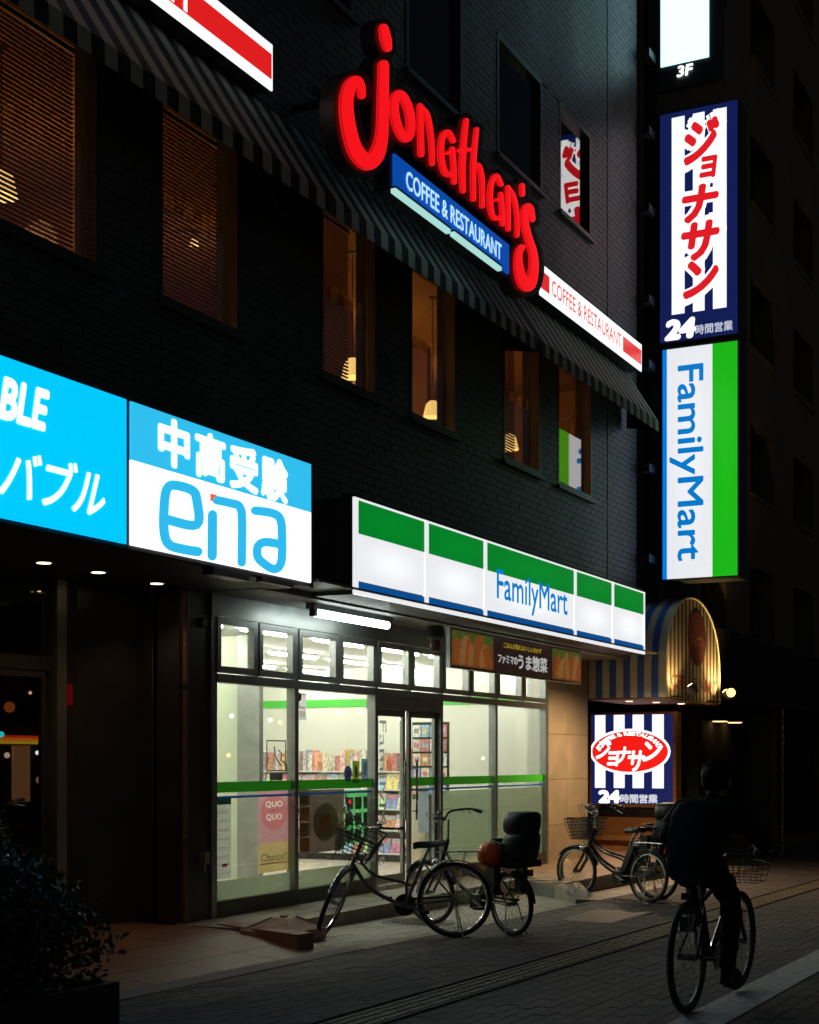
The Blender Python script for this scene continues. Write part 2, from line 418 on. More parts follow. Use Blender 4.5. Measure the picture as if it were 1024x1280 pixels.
def pieces(name, rects, me_full, full, mb_make, m, parent, extra_name, mapc):
    """rects: (x0,x1,a0,a1) ; the 300 nearest whole ones in view become parts, the rest one mass"""
    cand = []
    for r in rects:
        c = mapc((r[0] + r[1]) / 2, (r[2] + r[3]) / 2)
        whole = abs((r[1]-r[0]) - full[0]) < 1e-4 and abs((r[3]-r[2]) - full[1]) < 1e-4
        cand.append((proj(*c)[2] if (whole and inview(*c)) else 1e6, r))
    cand.sort(key=lambda t: t[0])
    near = [r for d, r in cand[:297] if d < 1e5]; rest = [r for d, r in cand[len(near):]]
    for r in near: mb_make(None, r, name)
    mb = MB()
    for r in rest: mb_make(mb, r, name)
    mb.build(extra_name, m, parent, local=True, kind='stuff')
# dark concrete pavers in running bond
PL, PW, J = .2, .1, .005
def rows(x0, x1, y0, y1, L, Wd, j, holes=(), bond=.5):
    out = []; y = y0; k = 0
    while y < y1 - .02:
        yy = min(y + Wd - j, y1 - j); x = x0 - (L * bond if k % 2 else 0)
        while x < x1:
            a, b = max(x, x0), min(x + L - j, x1)
            if b - a > .02 and not any(h[0] < (a+b)/2 < h[1] and h[2] < (y+yy)/2 < h[3] for h in holes): out.append((a, b, y, yy))
            x += L
        y += Wd; k += 1
    return out
def gmap(x, y): return (x, y, gz(x))
me_pv = MB().box(-(PL-J)/2, (PL-J)/2, -(PW-J)/2, (PW-J)/2, -.03, 0).mesh('paving_block', m_paver)
def mk_pv(mb, r, name):
    z = random.uniform(-.0025, .0015)
    if mb is None: piece('paving_block', me_pv, ((r[0]+r[1])/2 - 10, (r[2]+r[3])/2, z), pav)
    else: mb.box(r[0]-10, r[1]-10, r[2], r[3], -.03, z)
pieces('paving_block', rows(5.6, 26, 2.5, 5.77, PL, PW, J, holes=[(5, 40, 3.94, 4.25)]), me_pv, (PL-J, PW-J), mk_pv, m_paver, pav, 'paving_blocks_beyond', gmap)
pieces('road_block', rows(6.4, 20, 2.0 - 1.4, 2.19, PL, PW, J), me_pv, (9, 9), mk_pv, m_paver, pav, 'paving_blocks_beside_line', gmap)
gpart('far_surface', MB().box(26, 110, 2.5, 6.5, -.02, -.004), m_paver)
# guide paving: tiles with raised bars
me_t = MB()
me_t.box(-.147, .147, -.15, .15, -.03, 0)
for k in range(4): me_t.box(-.135, .135, -.1275 + .075*k - .0, -.1275 + .075*k + .03, 0, .005)
me_t = me_t.mesh('guide_tile', m_tact)
x = 5.7
while x < 24:
    piece('guide_tile', me_t, (x - 10 + .15, 4.095, .001), pav); x += .3
# beige tiles in front of the shop
me_f = MB().box(-.147, .147, -.047, .047, -.03, 0).mesh('floor_tile', m_ftile)
def mk_ft(mb, r, name):
    z = random.uniform(-.001, .0015)
    if mb is None: piece('floor_tile', me_f, ((r[0]+r[1])/2 - 10, (r[2]+r[3])/2, z), pav)
    else: mb.box(r[0]-10, r[1]-10, r[2], r[3], -.03, z)
pieces('floor_tile', rows(10.55, 24, 5.78, 7.3, .3, .1, .006), me_f, (.294, .094), mk_ft, m_ftile, pav, 'floor_tiles_beyond', gmap)
# drain strip and sloping terrace slabs at the dark entrance
gpart('gutter_strip', MB().box(5.6, 10.54, 5.78, 6.0, -.03, .004), m_concrete)
def slabz(y): return max(0, min(1, (y - 6.0) / 1.3)) * .10
for yy0, yy1 in ((6.01, 6.42), (6.43, 6.98), (6.99, 7.6), (7.61, 8.6)):
    xx = 5.6
    while xx < 10.5:
        x1 = min(xx + .8, 10.54)
        mb = MB(); z0, z1 = slabz(yy0), slabz(yy1)
        mb.add([(xx+.004,yy0,z0),(x1-.004,yy0,z0),(x1-.004,yy1,z1),(xx+.004,yy1,z1),(xx+.004,yy0,-.04),(x1-.004,yy0,-.04),(x1-.004,yy1,-.04),(xx+.004,yy1,-.04)],
               [(0,1,2,3),(7,6,5,4),(0,4,5,1),(1,5,6,2),(2,6,7,3),(3,7,4,0)])
        gpart('terrace_slab', mb, m_slab); xx += .8
# raised step along the shop front
step = bpy.data.objects.new('terrace_step', None); COL.objects.link(step); step['kind'] = 'structure'; WM[step.name] = Matrix()
MB().box(10.56, 16.8, 6.93, 9.0, -.3, .076).build('step_core', m_concrete, step)
MB().prism([(16.15,6.3),(16.79,6.925),(16.79,6.929),(23.5,6.929),(23.5,6.3)], lambda a, b: (a, b, .058), lambda a, b: (a, b, -.4)).box(16.801, 23.5, 6.929, 10, -.4, .058).build('entrance_core', m_concrete, step)
me_s = MB().box(-.147, .147, -.047, .047, 0, .016).mesh('step_tile', m_ftile)
for r in rows(10.58, 16.8, 6.925, 7.72, .3, .1, .006):
    L_ = r[1] - r[0]
    if abs(L_ - .294) < 1e-3: piece('step_tile', me_s, ((r[0]+r[1])/2, (r[2]+r[3])/2, .076), step)
    else: MB().box(r[0], r[1], r[2], r[3], .076, .092).build('step_tile', m_ftile, step)
me_e = MB().box(-.147, .147, -.147, .147, 0, .016).mesh('entrance_tile', m_brownf)
for i in range(27):
    for j in range(8):
        if 15.37 + .3*i - .15 < (16.15 + (6.41 + .3*j - 6.3) if j < 2 else 16.8): continue
        piece('entrance_tile', me_e, (15.37 + .3*i, 6.41 + .3*j, .058), step)
me_r = MB().box(-.072, .072, -.012, 0, -.13, .014).mesh('riser_tile', m_ftile)
for i in range(40): piece('riser_tile', me_r, (10.64 + .15*i, 6.93, .076), step)
# ramped end block of the step
mb = MB()
mb.add([(16.15,6.3,.074),(16.9,6.3,.074),(16.25,5.8,gz(16)),(15.62,5.84,gz(15.6)+.05),(16.15,6.3,-.3),(16.9,6.3,-.3),(16.25,5.8,-.3),(15.62,5.84,-.3)],
       [(0,3,2,1),(4,5,6,7),(0,4,7,3),(1,2,6,5),(3,7,6,2)])
mb.build('step_ramp', m_ftile, step)
for k in range(5):
    q = Vector((16.12 - .1*k, 6.275 - .088*k, 0)); MB().bar((q.x, q.y, -.12), (q.x, q.y, .06 - .02*k), .006, .006).build('ramp_joint', m_joint, step)

# manhole and steel plate
mh = thing('manhole_cover', 'round dark iron manhole cover in the beige tiles beneath the city bicycles', 'manhole', (12.75, 6.4, gz(12.75)))
mb = MB(); mb.lathe([(.0,.004),(.3,.004),(.31,.001)], (12.75,6.4,gz(12.75)), n=36); mb.build('lid', m_iron, mh)
mb = MB(); mb.lathe([(.31,.0),(.32,.007),(.36,.007),(.365,.0)], (12.75,6.4,gz(12.75)), n=36); mb.build('ring', m_iron, mh)
mb = MB()
for i in range(-5, 6):
    for j in range(-5, 6):
        if i*i + j*j < 27: mb.box(12.75+i*.05-.012, 12.75+i*.05+.012, 6.4+j*.05-.012, 6.4+j*.05+.012, gz(12.75)+.004, gz(12.75)+.009)
mb.build('tread_pattern', m_iron, mh)
pl = thing('utility_cover', 'rectangular dark steel cover let into the paving beyond the child-seat bicycle', 'utility cover', (14.3, 5.0, gz(14.3)))
MB().box(13.7, 14.9, 4.75, 5.3, gz(14.9)-.03, gz(14.3)+.009).build('plate', m_iron, pl)
MB().box(13.66, 14.94, 4.71, 5.34, gz(14.9)-.03, gz(14.3)+.004).build('surround', m_concrete, pl)

# ================================================================== RESTAURANT BUILDING
bld = thing('restaurant_building', 'dark grey tiled corner building with a shop below and amber restaurant windows above', 'building', (14, 7.1, 0))
WY = 7.112
win2 = [(6.3, 7.45), (7.66, 8.74), (9.5, 10.68), (12.05, 13.2), (13.94, 15.12), (16.46, 17.68), (18.3, 19.65)]
win2 = [(5.0, 7.3)] + [(7.6, 8.78)] + win2[2:]
win2 = win2[1:]
Z2 = (5.24, 7.0)
win3 = [(11.3, 12.7), (13.86, 15.28), (16.28, 17.74), (18.36, 19.6)]
Z3 = (8.93, 10.4)
holes = [(a, b, *Z2) for a, b in win2] + [(a, b, *Z3) for a, b in win3] + [(a, b, 12.6, 14.1) for a, b in win3]
# wall core cut round the openings
X0, X1, ZB, ZT = 4.5, 21.66, 3.14, 15.5
xs = sorted({X0, X1} | {h[0] for h in holes} | {h[1] for h in holes}); zs = sorted({ZB, ZT} | {h[2] for h in holes} | {h[3] for h in holes})
mb = MB()
for i in range(len(xs)-1):
    for j in range(len(zs)-1):
        cx, cz = (xs[i]+xs[i+1])/2, (zs[j]+zs[j+1])/2
        if any(h[0] < cx < h[1] and h[2] < cz < h[3] for h in holes): continue
        mb.box(xs[i], xs[i+1], WY + .008, 7.35, zs[j], zs[j+1])
mb.box(21.3, X1, 7.35, 13, ZB, ZT); mb.box(4.5, 21.3, 13, 13.2, ZB, ZT); mb.box(4.5, 21.66, 7.12, 13.2, ZT, ZT+.3)
mb.box(21.24, X1, 7.95, 13, 0, ZB)
mb.build('upper_wall', m_joint, bld)
# wall tiles
TLn, TH_ = .24, .086
tiles = []
z = ZB + .01; k = 0
while z < ZT - .1:
    z1 = z + TH_ - .008; x = X0 + (TLn / 2 if k % 2 else 0)
    while x < X1 - .02:
        r = [x, min(x + TLn - .008, X1), z, z1]; ok = True
        for h in holes:
            if r[0] < h[1] and r[1] > h[0] and r[2] < h[3] and r[3] > h[2]:
                if h[2] < (r[2]+r[3])/2 < h[3]:
                    if r[0] < h[0]: r[1] = h[0]
                    elif r[1] > h[1]: r[0] = h[1]
                    else: ok = False
                elif (r[2]+r[3])/2 >= h[3]: r[2] = h[3]
                else: r[3] = h[2]
        if ok and r[1]-r[0] > .015 and r[3]-r[2] > .01 and not (r[2] > 4.3 and False): tiles.append(tuple(r))
        x += TLn
    z += TH_; k += 1
me_w = MB().box(-(TLn-.008)/2, (TLn-.008)/2, 0, .01, -(TH_-.008)/2, (TH_-.008)/2).mesh('wall_tile', m_tile)
M_b = WM[bld.name]
vis = []; hid = []
for r in tiles:
    cx, cz = (r[0]+r[1])/2, (r[2]+r[3])/2
    whole = abs(r[1]-r[0]-TLn+.008) < 1e-4 and abs(r[3]-r[2]-TH_+.008) < 1e-4
    seen = inview(cx, 7.1, cz, 0) and (4.25 < cz < 6.4)
    (vis if whole and seen else hid).append((proj(cx, 7.1, cz)[2], r))
vis.sort(); hid += vis[285:]
for d, r in vis[:285]:
    piece('wall_tile', me_w, (((r[0]+r[1])/2) - 14, random.uniform(-.0015, .0015), (r[2]+r[3])/2), bld)
mb = MB()
for d, r in hid:
    y = 7.1 + random.uniform(-.0015, .0015)
    mb.box(r[0], r[1], y, y + .01, r[2], r[3])
mb.build('wall_tiles_elsewhere', m_tile, bld, kind='stuff')
MB().box(20.3, 20.32, 7.092, 7.101, ZB, ZT).build('expansion_joint', m_black, bld)
# windows of the upper floors
for (a, b, z0, z1) in holes:
    up = z0 > 8
    fr = MB()
    d0, d1, t = 7.095, 7.2, .055
    fr.box(a, a+t, d0, d1, z0+.0, z1).box(b-t, b, d0, d1, z0, z1).box(a+t, b-t, d0, d1, z1-t, z1).box(a+t, b-t, d0, d1, z0, z0+t)
    f = fr.build('window', m_bronze, bld)
    pane('pane', f, a+t, b-t, 7.17, z0+t, z1-t, m_glass_dark)
    MB().box(a-.04, b+.04, 7.05, 7.12, z0-.05, z0-.002).build('window_sill', m_bronze, f)
    if up:
        MB().box(a, b, 7.5, 7.52, z0-.2, z1+.2).build('unlit_room_backing', m_black, f)  # black sheet added behind the pane, darkness of an unlit room as colour
# restaurant room behind the second-floor windows
rm = MB()
rm.box(6.6, 21.28, 7.36, 12.9, 4.7, 4.8); rm.box(6.6, 21.28, 7.36, 12.9, 7.25, 7.35); rm.box(6.6, 21.28, 11.2, 11.3, 4.8, 7.25)
rm.box(6.5, 6.6, 7.36, 11.2, 4.8, 7.25); rm.box(21.2, 21.28, 7.36, 11.2, 4.8, 7.25)
for xx in (9.1, 11.4, 15.8, 18.0): rm.box(xx, xx+.12, 8.9, 11.2, 4.8, 7.25)
rm.build('restaurant_room', m_warmroom, bld)
# blinds: slats hang inside four of the windows
bl = [(7.68, 8.7, -1), (9.56, 10.62, -1), (12.1, 12.95, -1), (16.52, 17.3, 1)]
where = ['behind the dim window above the cyan sign beside the panel join', 'behind the dim window above the white cyan-lettered sign', 'in the window just under the blue board end, lamp glow at its foot', 'in the narrow window under the grey awning between two clear windows']
for (a, b, q), wh in zip(bl, where):
    t = thing('venetian_blind', 'brown blind ' + wh, 'blind', ((a+b)/2, 7.3, 5.3), group='venetian blinds in the restaurant windows')
    L_ = b - a
    ms = MB(Matrix.Rotation(R(-28), 4, 'X')).box(-L_/2, L_/2, -.0125, .0125, -.0008, .0008).mesh('slat', m_slat)
    z = 5.33
    while z < 6.9:
        piece('slat', ms, (0, 0, z - 5.3), t); z += .036
    MB().box(a, b, 7.28, 7.32, 6.9, 6.94).build('head_rail', m_slat, t)
    mb = MB()
    for xx in (a+.15, b-.15): mb.tube([(xx, 7.285, 5.3), (xx, 7.285, 6.9)], .0015, 4)
    mb.build('cord', m_slat, t)
# pendant lamps
def pendant(px, py, Y, r, wh):
    p = onY(px, py, Y)
    t = thing('pendant_lamp', wh, 'lamp', p, group='pendant lamps in the restaurant')
    MB().lathe([(r*.35,r*.95),(r*.7,r*.6),(r,-r*.7),(r*.96,-r*.7),(r*.66,r*.55)], p, n=20).build('lamp_shade', m_pend, t, smooth=True)
    MB().tube([p + Vector((0,0,r*.9)), (p.x, p.y, 7.26)], .006, 6).build('cord', m_black, t)
    MB().lathe([(.05,0),(.05,.02)], (p.x, p.y, 7.235), n=12).build('ceiling_rose', m_black, t)
    return t
pendant(2, 232, 8.2, .13, 'glowing pendant lamp cut by the photo edge behind the first blind')
pendant(243, 303, 9.2, .05, 'tiny bright lamp spot behind the blind over the white cyan-lettered sign')
pendant(441, 462, 8.0, .13, 'glowing pendant lamp low behind the blind under the blue board')
pendant(541, 513, 7.9, .12, 'glowing pendant lamp in the clear window without a blind')
pendant(637, 554, 7.9, .13, 'glowing pendant lamp low in the window beside the green reflection')
pendant(270, 215, 8.3, .09, 'small glowing lamp high behind the blind at its far edge')
# amber lamp light inside the dining room
for xx in (8.0, 10.3, 13.3, 16.3, 19.0):
    l = bpy.data.lights.new('dining_room_light', 'POINT'); l.energy = 42; l.color = (1, .5, .16); l.shadow_soft_size = .15
    o = bpy.data.objects.new('dining_room_light', l); COL.objects.link(o); o.location = (xx, 9.0, 6.3)

# soffit over the shop and the dark entrance
MB().box(11.2, 21.24, 6.62, 7.1, 3.14, 3.16).build('soffit_front', m_sof, bld)
MB().box(11.0, 21.24, 7.1, 7.9, 3.08, 3.139).build('soffit', m_sof, bld)
MB().box(4.5, 10.99, 6.7, 9.9, 3.085, 3.139).build('entrance_soffit', m_sofd, bld)
# downlights
dl = [(55,703),(123,715),(196,729),(2,740)]
for px, py in dl:
    d = ray(px, py); t_ = (3.08 - EYE) / d[2]; p = Vector((t_*d[0], t_*d[1], 3.08))
    f = MB().lathe([(.055,-.004),(.075,-.006),(.08,0),(.08,.004)], p, n=24).build('downlight', m_alu, bld)
    MB().lathe([(.0,-.009),(.055,-.0065)], p, n=24).build('lens', m_down, f)
    l = bpy.data.lights.new('downlight_light', 'SPOT'); l.energy = 8; l.color = (1, .55, .28); l.spot_size = R(110); l.spot_blend = .7; l.shadow_soft_size = .05
    lo = bpy.data.objects.new('downlight_light', l); COL.objects.link(lo); lo.location = p - Vector((0, 0, .03))
# walls and pillars of the ground floor
MB().box(10.62, 11.09, 7.71, 8.0, -.1, 3.08).build('pillar', m_dark, bld)
MB().add([(9.95,8.3,-.1),(10.64,8.16,-.1),(10.64,8.5,-.1),(9.95,8.5,-.1),(9.95,8.3,3.08),(10.64,8.16,3.08),(10.64,8.5,3.08),(9.95,8.5,3.08)],
      [(0,3,2,1),(4,5,6,7),(0,1,5,4),(1,2,6,5),(2,3,7,6),(3,0,4,7)]).build('dark_wall', m_dark, bld)
MB().box(10.6, 10.618, 8.0, 8.2, -.1, 3.08).build('return_wall', m_dark, bld)
# small fittings
dp = thing('downpipe', 'brown vertical downpipe against the dark pillar beside the shop front', 'pipe', (10.66, 7.67, 0))
MB().tube([(10.66,7.67,.0),(10.66,7.67,3.07)], .026, 10).build('pipe', mat('brown pipe', (.16,.085,.05), .45, noise=.2), dp, smooth=True)
for zz in (.8, 2.2): MB().tube([(10.66,7.67,zz),(10.66,7.67,zz+.05)], .036, 10).build('bracket', m_bronze, dp)
bz = thing('outlet_box', 'small beige outlet box low on the dark pillar', 'outlet box', (10.98, 7.68, .6)); q_ = onY(256, 1076, 7.68)
MB().box(q_.x-.04, q_.x+.04, 7.65, 7.709, q_.z-.03, q_.z+.08).build('cover', m_stone, bz); MB().tube([(q_.x,7.68,q_.z-.03),(q_.x,7.68,q_.z-.1)], .012, 8).build('conduit', m_stone, bz)
q_ = onY(254, 778, 7.7); rg = thing('wall_buzzer', 'small round dark fitting high on the dark pillar', 'fitting', q_)
MB().lathe([(.05,0),(.05,-.02),(.035,-.028),(0,-.028)], (q_.x,7.709,q_.z), 'y', 20).build('ring', m_black, rg)
# dark glazed entrance left of the wall
ed = thing('entrance_door', 'dark glazed entrance door under the downlights reflecting street lights', 'door', (9.0, 8.3, 0))
for a, b in ((7.2, 8.55), (8.6, 9.55)):
    f = MB().box(a, a+.05, 8.3, 8.36, .08, 2.3).box(b-.05, b, 8.3, 8.36, .08, 2.3).box(a+.05, b-.05, 8.3, 8.36, 2.24, 2.3).box(a+.05, b-.05, 8.3, 8.36, .08, .2).build('door_frame', m_bronze, ed)
    pane('pane', f, a+.05, b-.05, 8.32, .2, 2.24, glass('entrance glass', (.4,.4,.4), .13))
MB().box(5, 9.6, 8.29, 8.37, 2.3, 2.42).build('lintel', m_bronze, ed)
MB().tube([(8.66,8.24,.9),(8.66,8.24,1.7)], .015, 10).build('handle', m_steel, ed, smooth=True)
f = MB().box(7.2, 9.55, 8.31, 8.35, 2.42, 3.08).build('transom', glass('entrance glass'), ed)
MB().box(9.6, 9.72, 8.22, 8.4, 0, 3.08).build('steel_post', m_alu, ed)
MB().box(9.72, 9.95, 8.3, 8.5, 0, 3.08).build('side_panel', m_dark, ed)
st_ = MB().box(9.74, 9.88, 8.29, 8.297, 2.02, 2.2).build('red_sticker', m_red_st, None); tag(st_, 'square red sticker on the dark panel beside the entrance door', 'sticker')
lob = MB().box(4.5, 9.9, 10.4, 10.5, 0, 3.08); lob.box(4.4, 4.5, 8.4, 10.4, 0, 3.08); lob.box(9.9, 9.98, 8.5, 10.4, 0, 3.08)
lob.build('lobby_wall', m_dark, bld)
# beige stone pier right of the shop glass
for i, (a, b) in enumerate(((19.45, 20.33), (20.336, 21.23))):
    for j in range(5):
        z0 = -.2 + j*.66 if j else -.2
        MB().box(a, b, 7.74, 7.9, max(-.2, j*.66-.05), min(3.08, j*.66+.604)).build('stone_panel', m_stone, bld)
MB().box(19.45, 21.23, 7.77, 8.0, -.2, 3.079).build('pier_core', m_concrete, bld)

# ================================================================== CONVENIENCE SHOP FRONT
GY = 7.74
sf = thing('shop_front', 'bright aluminium framed glass shop front with sliding door and transom windows', 'shop front', (15.3, GY, .1))
Xm = [11.14, 12.59, 14.29, 15.96, 17.62, 19.42]
ZF = .12
for i, xx in enumerate(Xm):
    wd = .07 if i not in (0, 5) else .09
    MB().box(xx-wd/2, xx+wd/2, GY-.05, GY+.05, ZF-.05, 2.96).build('mullion', m_alu, sf)
MB().box(Xm[0]+.045, Xm[5]-.045, GY-.058, GY+.058, 2.27, 2.35).build('transom_bar', m_alu, sf)
MB().box(Xm[0]-.05, Xm[5]+.05, GY-.06, GY+.06, 2.88, 3.08).build('header', m_alu, sf)
for a, b in ((Xm[0]+.046, Xm[2]-.036), (Xm[3]+.036, Xm[5]-.046)):
    MB().box(a, b, GY-.055, GY+.055, ZF-.04, ZF+.12).build('bottom_rail', m_bronze, sf)
MB().box(Xm[2]+.036, Xm[3]-.036, GY-.05, GY+.06, ZF-.04, ZF+.012).build('threshold', m_steel, sf)
for i in range(5):
    a, b = Xm[i]+.035, Xm[i+1]-.035; mid = (a+b)/2
    MB().box(mid-.022, mid+.022, GY-.052, GY+.052, 2.352, 2.878).build('transom_post', m_alu, sf)
    for p, q in ((a+.002, mid-.024), (mid+.024, b-.002)):
        z0, z1, t = 2.362, 2.872, .06
        f = MB().box(p, p+t, GY-.062, GY-.0, z0, z1).box(q-t, q, GY-.062, GY, z0, z1).box(p+t, q-t, GY-.062, GY, z1-t, z1).box(p+t, q-t, GY-.062, GY, z0, z0+t).build('transom_window', m_alu, sf)
        pane('pane', f, p+t, q-t, GY-.03, z0+t, z1-t, m_glass)
for i in (0, 1, 3, 4):
    a, b = Xm[i]+.036, Xm[i+1]-.036
    g = pane('glass_pane', sf, a, b, GY, .24, 2.27, m_glass)
    MB().box(a, b, GY-.004, GY-.001, 1.245, 1.345).build('green_band', m_gfilm, g)
    MB().box(a, b, GY-.004, GY-.001, 1.19, 1.212).build('blue_band', m_bfilm, g)
    top = .42 if i < 2 else 1.17
    MB().box(a, b, GY+.007, GY+.009, .24, top).build('frosted_film', m_film, g)
# sliding doors
dx = [(Xm[2]+.04, 15.14), (15.18, Xm[3]-.04)]
MB().box(Xm[2]+.036, Xm[3]-.036, GY-.05, GY+.1, 2.12, 2.268).build('door_track', m_alu, sf)
for n_, (a, b) in enumerate(dx):
    t = .06; yy = GY + (.0 if n_ else .03)
    f = MB().box(a, a+t, yy, yy+.04, .14, 2.12).box(b-t, b, yy, yy+.04, .14, 2.12).box(a+t, b-t, yy, yy+.04, .14, .24).box(a+t, b-t, yy, yy+.04, 2.05, 2.12).build('sliding_door', m_alu, sf)
    g = pane('pane', f, a+t, b-t, yy+.015, .24, 2.05, m_glass)
    hx = b - .1 if n_ == 0 else a + .1
    MB().tube([(hx, yy-.05, .85), (hx, yy-.05, 1.55)], .014, 10).bar((hx, yy-.05, .95),(hx, yy+.01, .95),.015,.015).bar((hx, yy-.05, 1.45),(hx, yy+.01, 1.45),.015,.015).build('handle', m_steel, f, smooth=True)
    if n_: MB().box(a+t, b-t, yy+.009, yy+.012, 1.245, 1.345).build('green_band', m_gfilm, f); MB().box(a+t, b-t, yy+.009, yy+.012, 1.19, 1.212).build('blue_band', m_bfilm, f)
    else:
        mb = MB(); text_on(mb, 'FamilyMart', (a+t+.08, .36, a+t+.3, 2.0), planeY(yy+.012), vertical=True); mb.build('door_lettering', mat('grey film', (.1,.105,.1), .5, trans=.5), f)

# shop interior
shop = bpy.data.objects.new('shop_interior', None); COL.objects.link(shop); shop['kind'] = 'structure'; WM[shop.name] = Matrix()
IX0, IX1, IY1, IZ = 10.3, 19.9, 13.6, 2.98
MB().box(10.62, 21.2, GY+.06, IY1, -.05, .1).build('shop_floor', m_sfloor, shop)
MB().box(10.62, 21.2, GY+.17, IY1, IZ, 3.07).build('shop_ceiling', m_ceil, shop)
MB().box(IX1, 21.2, GY+.27, IY1, .1, IZ).box(19.44, 21.2, GY+.075, GY+.269, .1, IZ).build('end_wall', m_white, shop)
MB().box(10.62, IX1, IY1, IY1+.1, .1, IZ).build('back_wall', m_white, shop)
MB().box(10.62, 10.7, 7.95, IY1, .1, IZ).build('near_wall', m_white, shop)
MB().box(IX1-.012, IX1-.004, 8.05, IY1-.01, 2.38, 2.5).build('wall_stripe', m_greenstripe, shop)
MB().box(14.0, 14.08, 9.05, 9.35, .1, IZ).build('column', m_alu, shop)
MB().box(14.09, 14.2, 9.2, 12.5, .1, IZ).build('partition', mat('pale green partition', (.6,.66,.5), .4), shop)
me_tu = MB().tube([(-.58,0,0),(.58,0,0)], .016, 8).mesh('tube', m_tube)
me_fx = MB().box(-.62, .62, -.06, .06, .022, .06).mesh('fixture', m_ceil)
for yy in (8.55, 10.1, 11.7):
    for k in range(6):
        t = MB().box(11.3+k*1.5, 12.5+k*1.5, yy-.06, yy+.06, IZ-.04, IZ-.001).build('light_fixture', m_ceil, shop)
        MB().tube([(11.33+k*1.5,yy-.03,IZ-.06),(12.47+k*1.5,yy-.03,IZ-.06)], .016, 8).build('tube', m_tube, t)
# counter at the far end
ctr = thing('counter', 'pale shop counter behind the frosted panes', 'counter', (18.2, 8.6, .1))
MB().box(19.0, 19.85, 9.0, 9.6, .1, 1.0).build('counter_body', m_white, ctr); MB().box(18.95, 19.87, 8.95, 9.65, 1.0, 1.04).build('counter_top', m_ceil, ctr)

# magazines
PAL = [('yellow',(.75,.5,.02)),('orange',(.7,.2,.03)),('white',(.7,.7,.66)),('pale pink',(.7,.35,.35)),('red',(.55,.03,.03)),('cream',(.65,.55,.35)),('grey',(.3,.3,.3)),('dark brown',(.1,.05,.03)),('sky blue',(.15,.4,.65)),('magenta',(.6,.05,.25)),('light green',(.3,.55,.2)),('blue',(.05,.12,.45))]
def pal(n): return mat('print ' + PAL[n][0], tuple(.72*c + .2 for c in PAL[n][1]), .45, noise=.45, nscale=22)
msh = thing('magazine_shelf', 'long white magazine shelf inside the shop filled with upright magazines', 'shelf', (18.8, 11, .1))
SX = 18.6
for zz, dep in ((.22,.5),(.55,.45),(.85,.4),(1.13,.32),(1.39,.25)):
    MB().box(SX - dep + .25, SX + .25, 9.4, 12.6, zz-.02, zz).build('shelf_board', m_ceil, msh)
MB().box(SX+.25, SX+.28, 9.35, 12.65, .1, 1.42).build('back_panel', m_white, msh)
MB().box(SX-.22, SX+.25, 9.4, 12.6, .1, .2).build('plinth', m_black, msh)
for yy in (9.37, 12.61): MB().box(SX-.25, SX+.25, yy-.015, yy+.015, .1, 1.4).build('side_panel', m_white, msh)
def neighbours(seq, i):
    a = PAL[seq[i-1]][0] if i else None; b = PAL[seq[i+1]][0] if i+1 < len(seq) else None
    if a and b: return 'between %s and %s ones' % (a, b)
    return 'at the %s end of the row' % ('far' if a else 'door')
used = {}
def uniq(l, extra):
    n = used.get(l, 0); used[l] = n + 1
    return l if not n else l + extra[min(n - 1, len(extra) - 1)]
yy = 9.46; seq = []
widths = []
while yy < 12.5:
    wd = random.choice((.03,.045,.06,.08)); seq.append(random.choice((0,1,1,2,2,3,4,5,2,6,7,3,8,5))); widths.append((yy, wd)); yy += wd + .004 + (.09 if random.random() < .1 else 0)
for i, ((y0, wd), c) in enumerate(zip(widths, seq)):
    if i and seq[i] == seq[i-1]: c = seq[i] = (seq[i] + 3) % 9
for i, ((y0, wd), c) in enumerate(zip(widths, seq)):
    h = random.uniform(.2, .33); lean = random.uniform(-.02, .05)
    b = MB(); x0 = SX + .02
    b.add([(x0,y0,1.391),(x0+.2,y0,1.391),(x0+.2,y0+wd,1.391),(x0,y0+wd,1.391),(x0+lean,y0+lean*.6,1.391+h),(x0+.2,y0+lean*.6,1.391+h),(x0+.2,y0+wd+lean*.6,1.391+h),(x0+lean,y0+wd+lean*.6,1.391+h)],
          [(0,3,2,1),(4,5,6,7),(0,1,5,4),(1,2,6,5),(2,3,7,6),(3,0,4,7)])
    sz = 'short' if h < .25 else ('tall' if h > .29 else 'medium'); th_ = {'.03':'thin','.045':'slim','.06':'thick','.08':'fat'}[('%g' % wd)[1:] if ('%g' % wd)[0] == '0' else '%g' % wd]
    l = uniq('%s %s %s magazine, top shelf, %s' % (sz, th_, PAL[c][0], neighbours(seq, i)), (', nearer the door', ', deeper in the shop'))
    tag(b.build('magazine', pal(c), None), l, 'magazine', 'magazines upright on the top shelf')
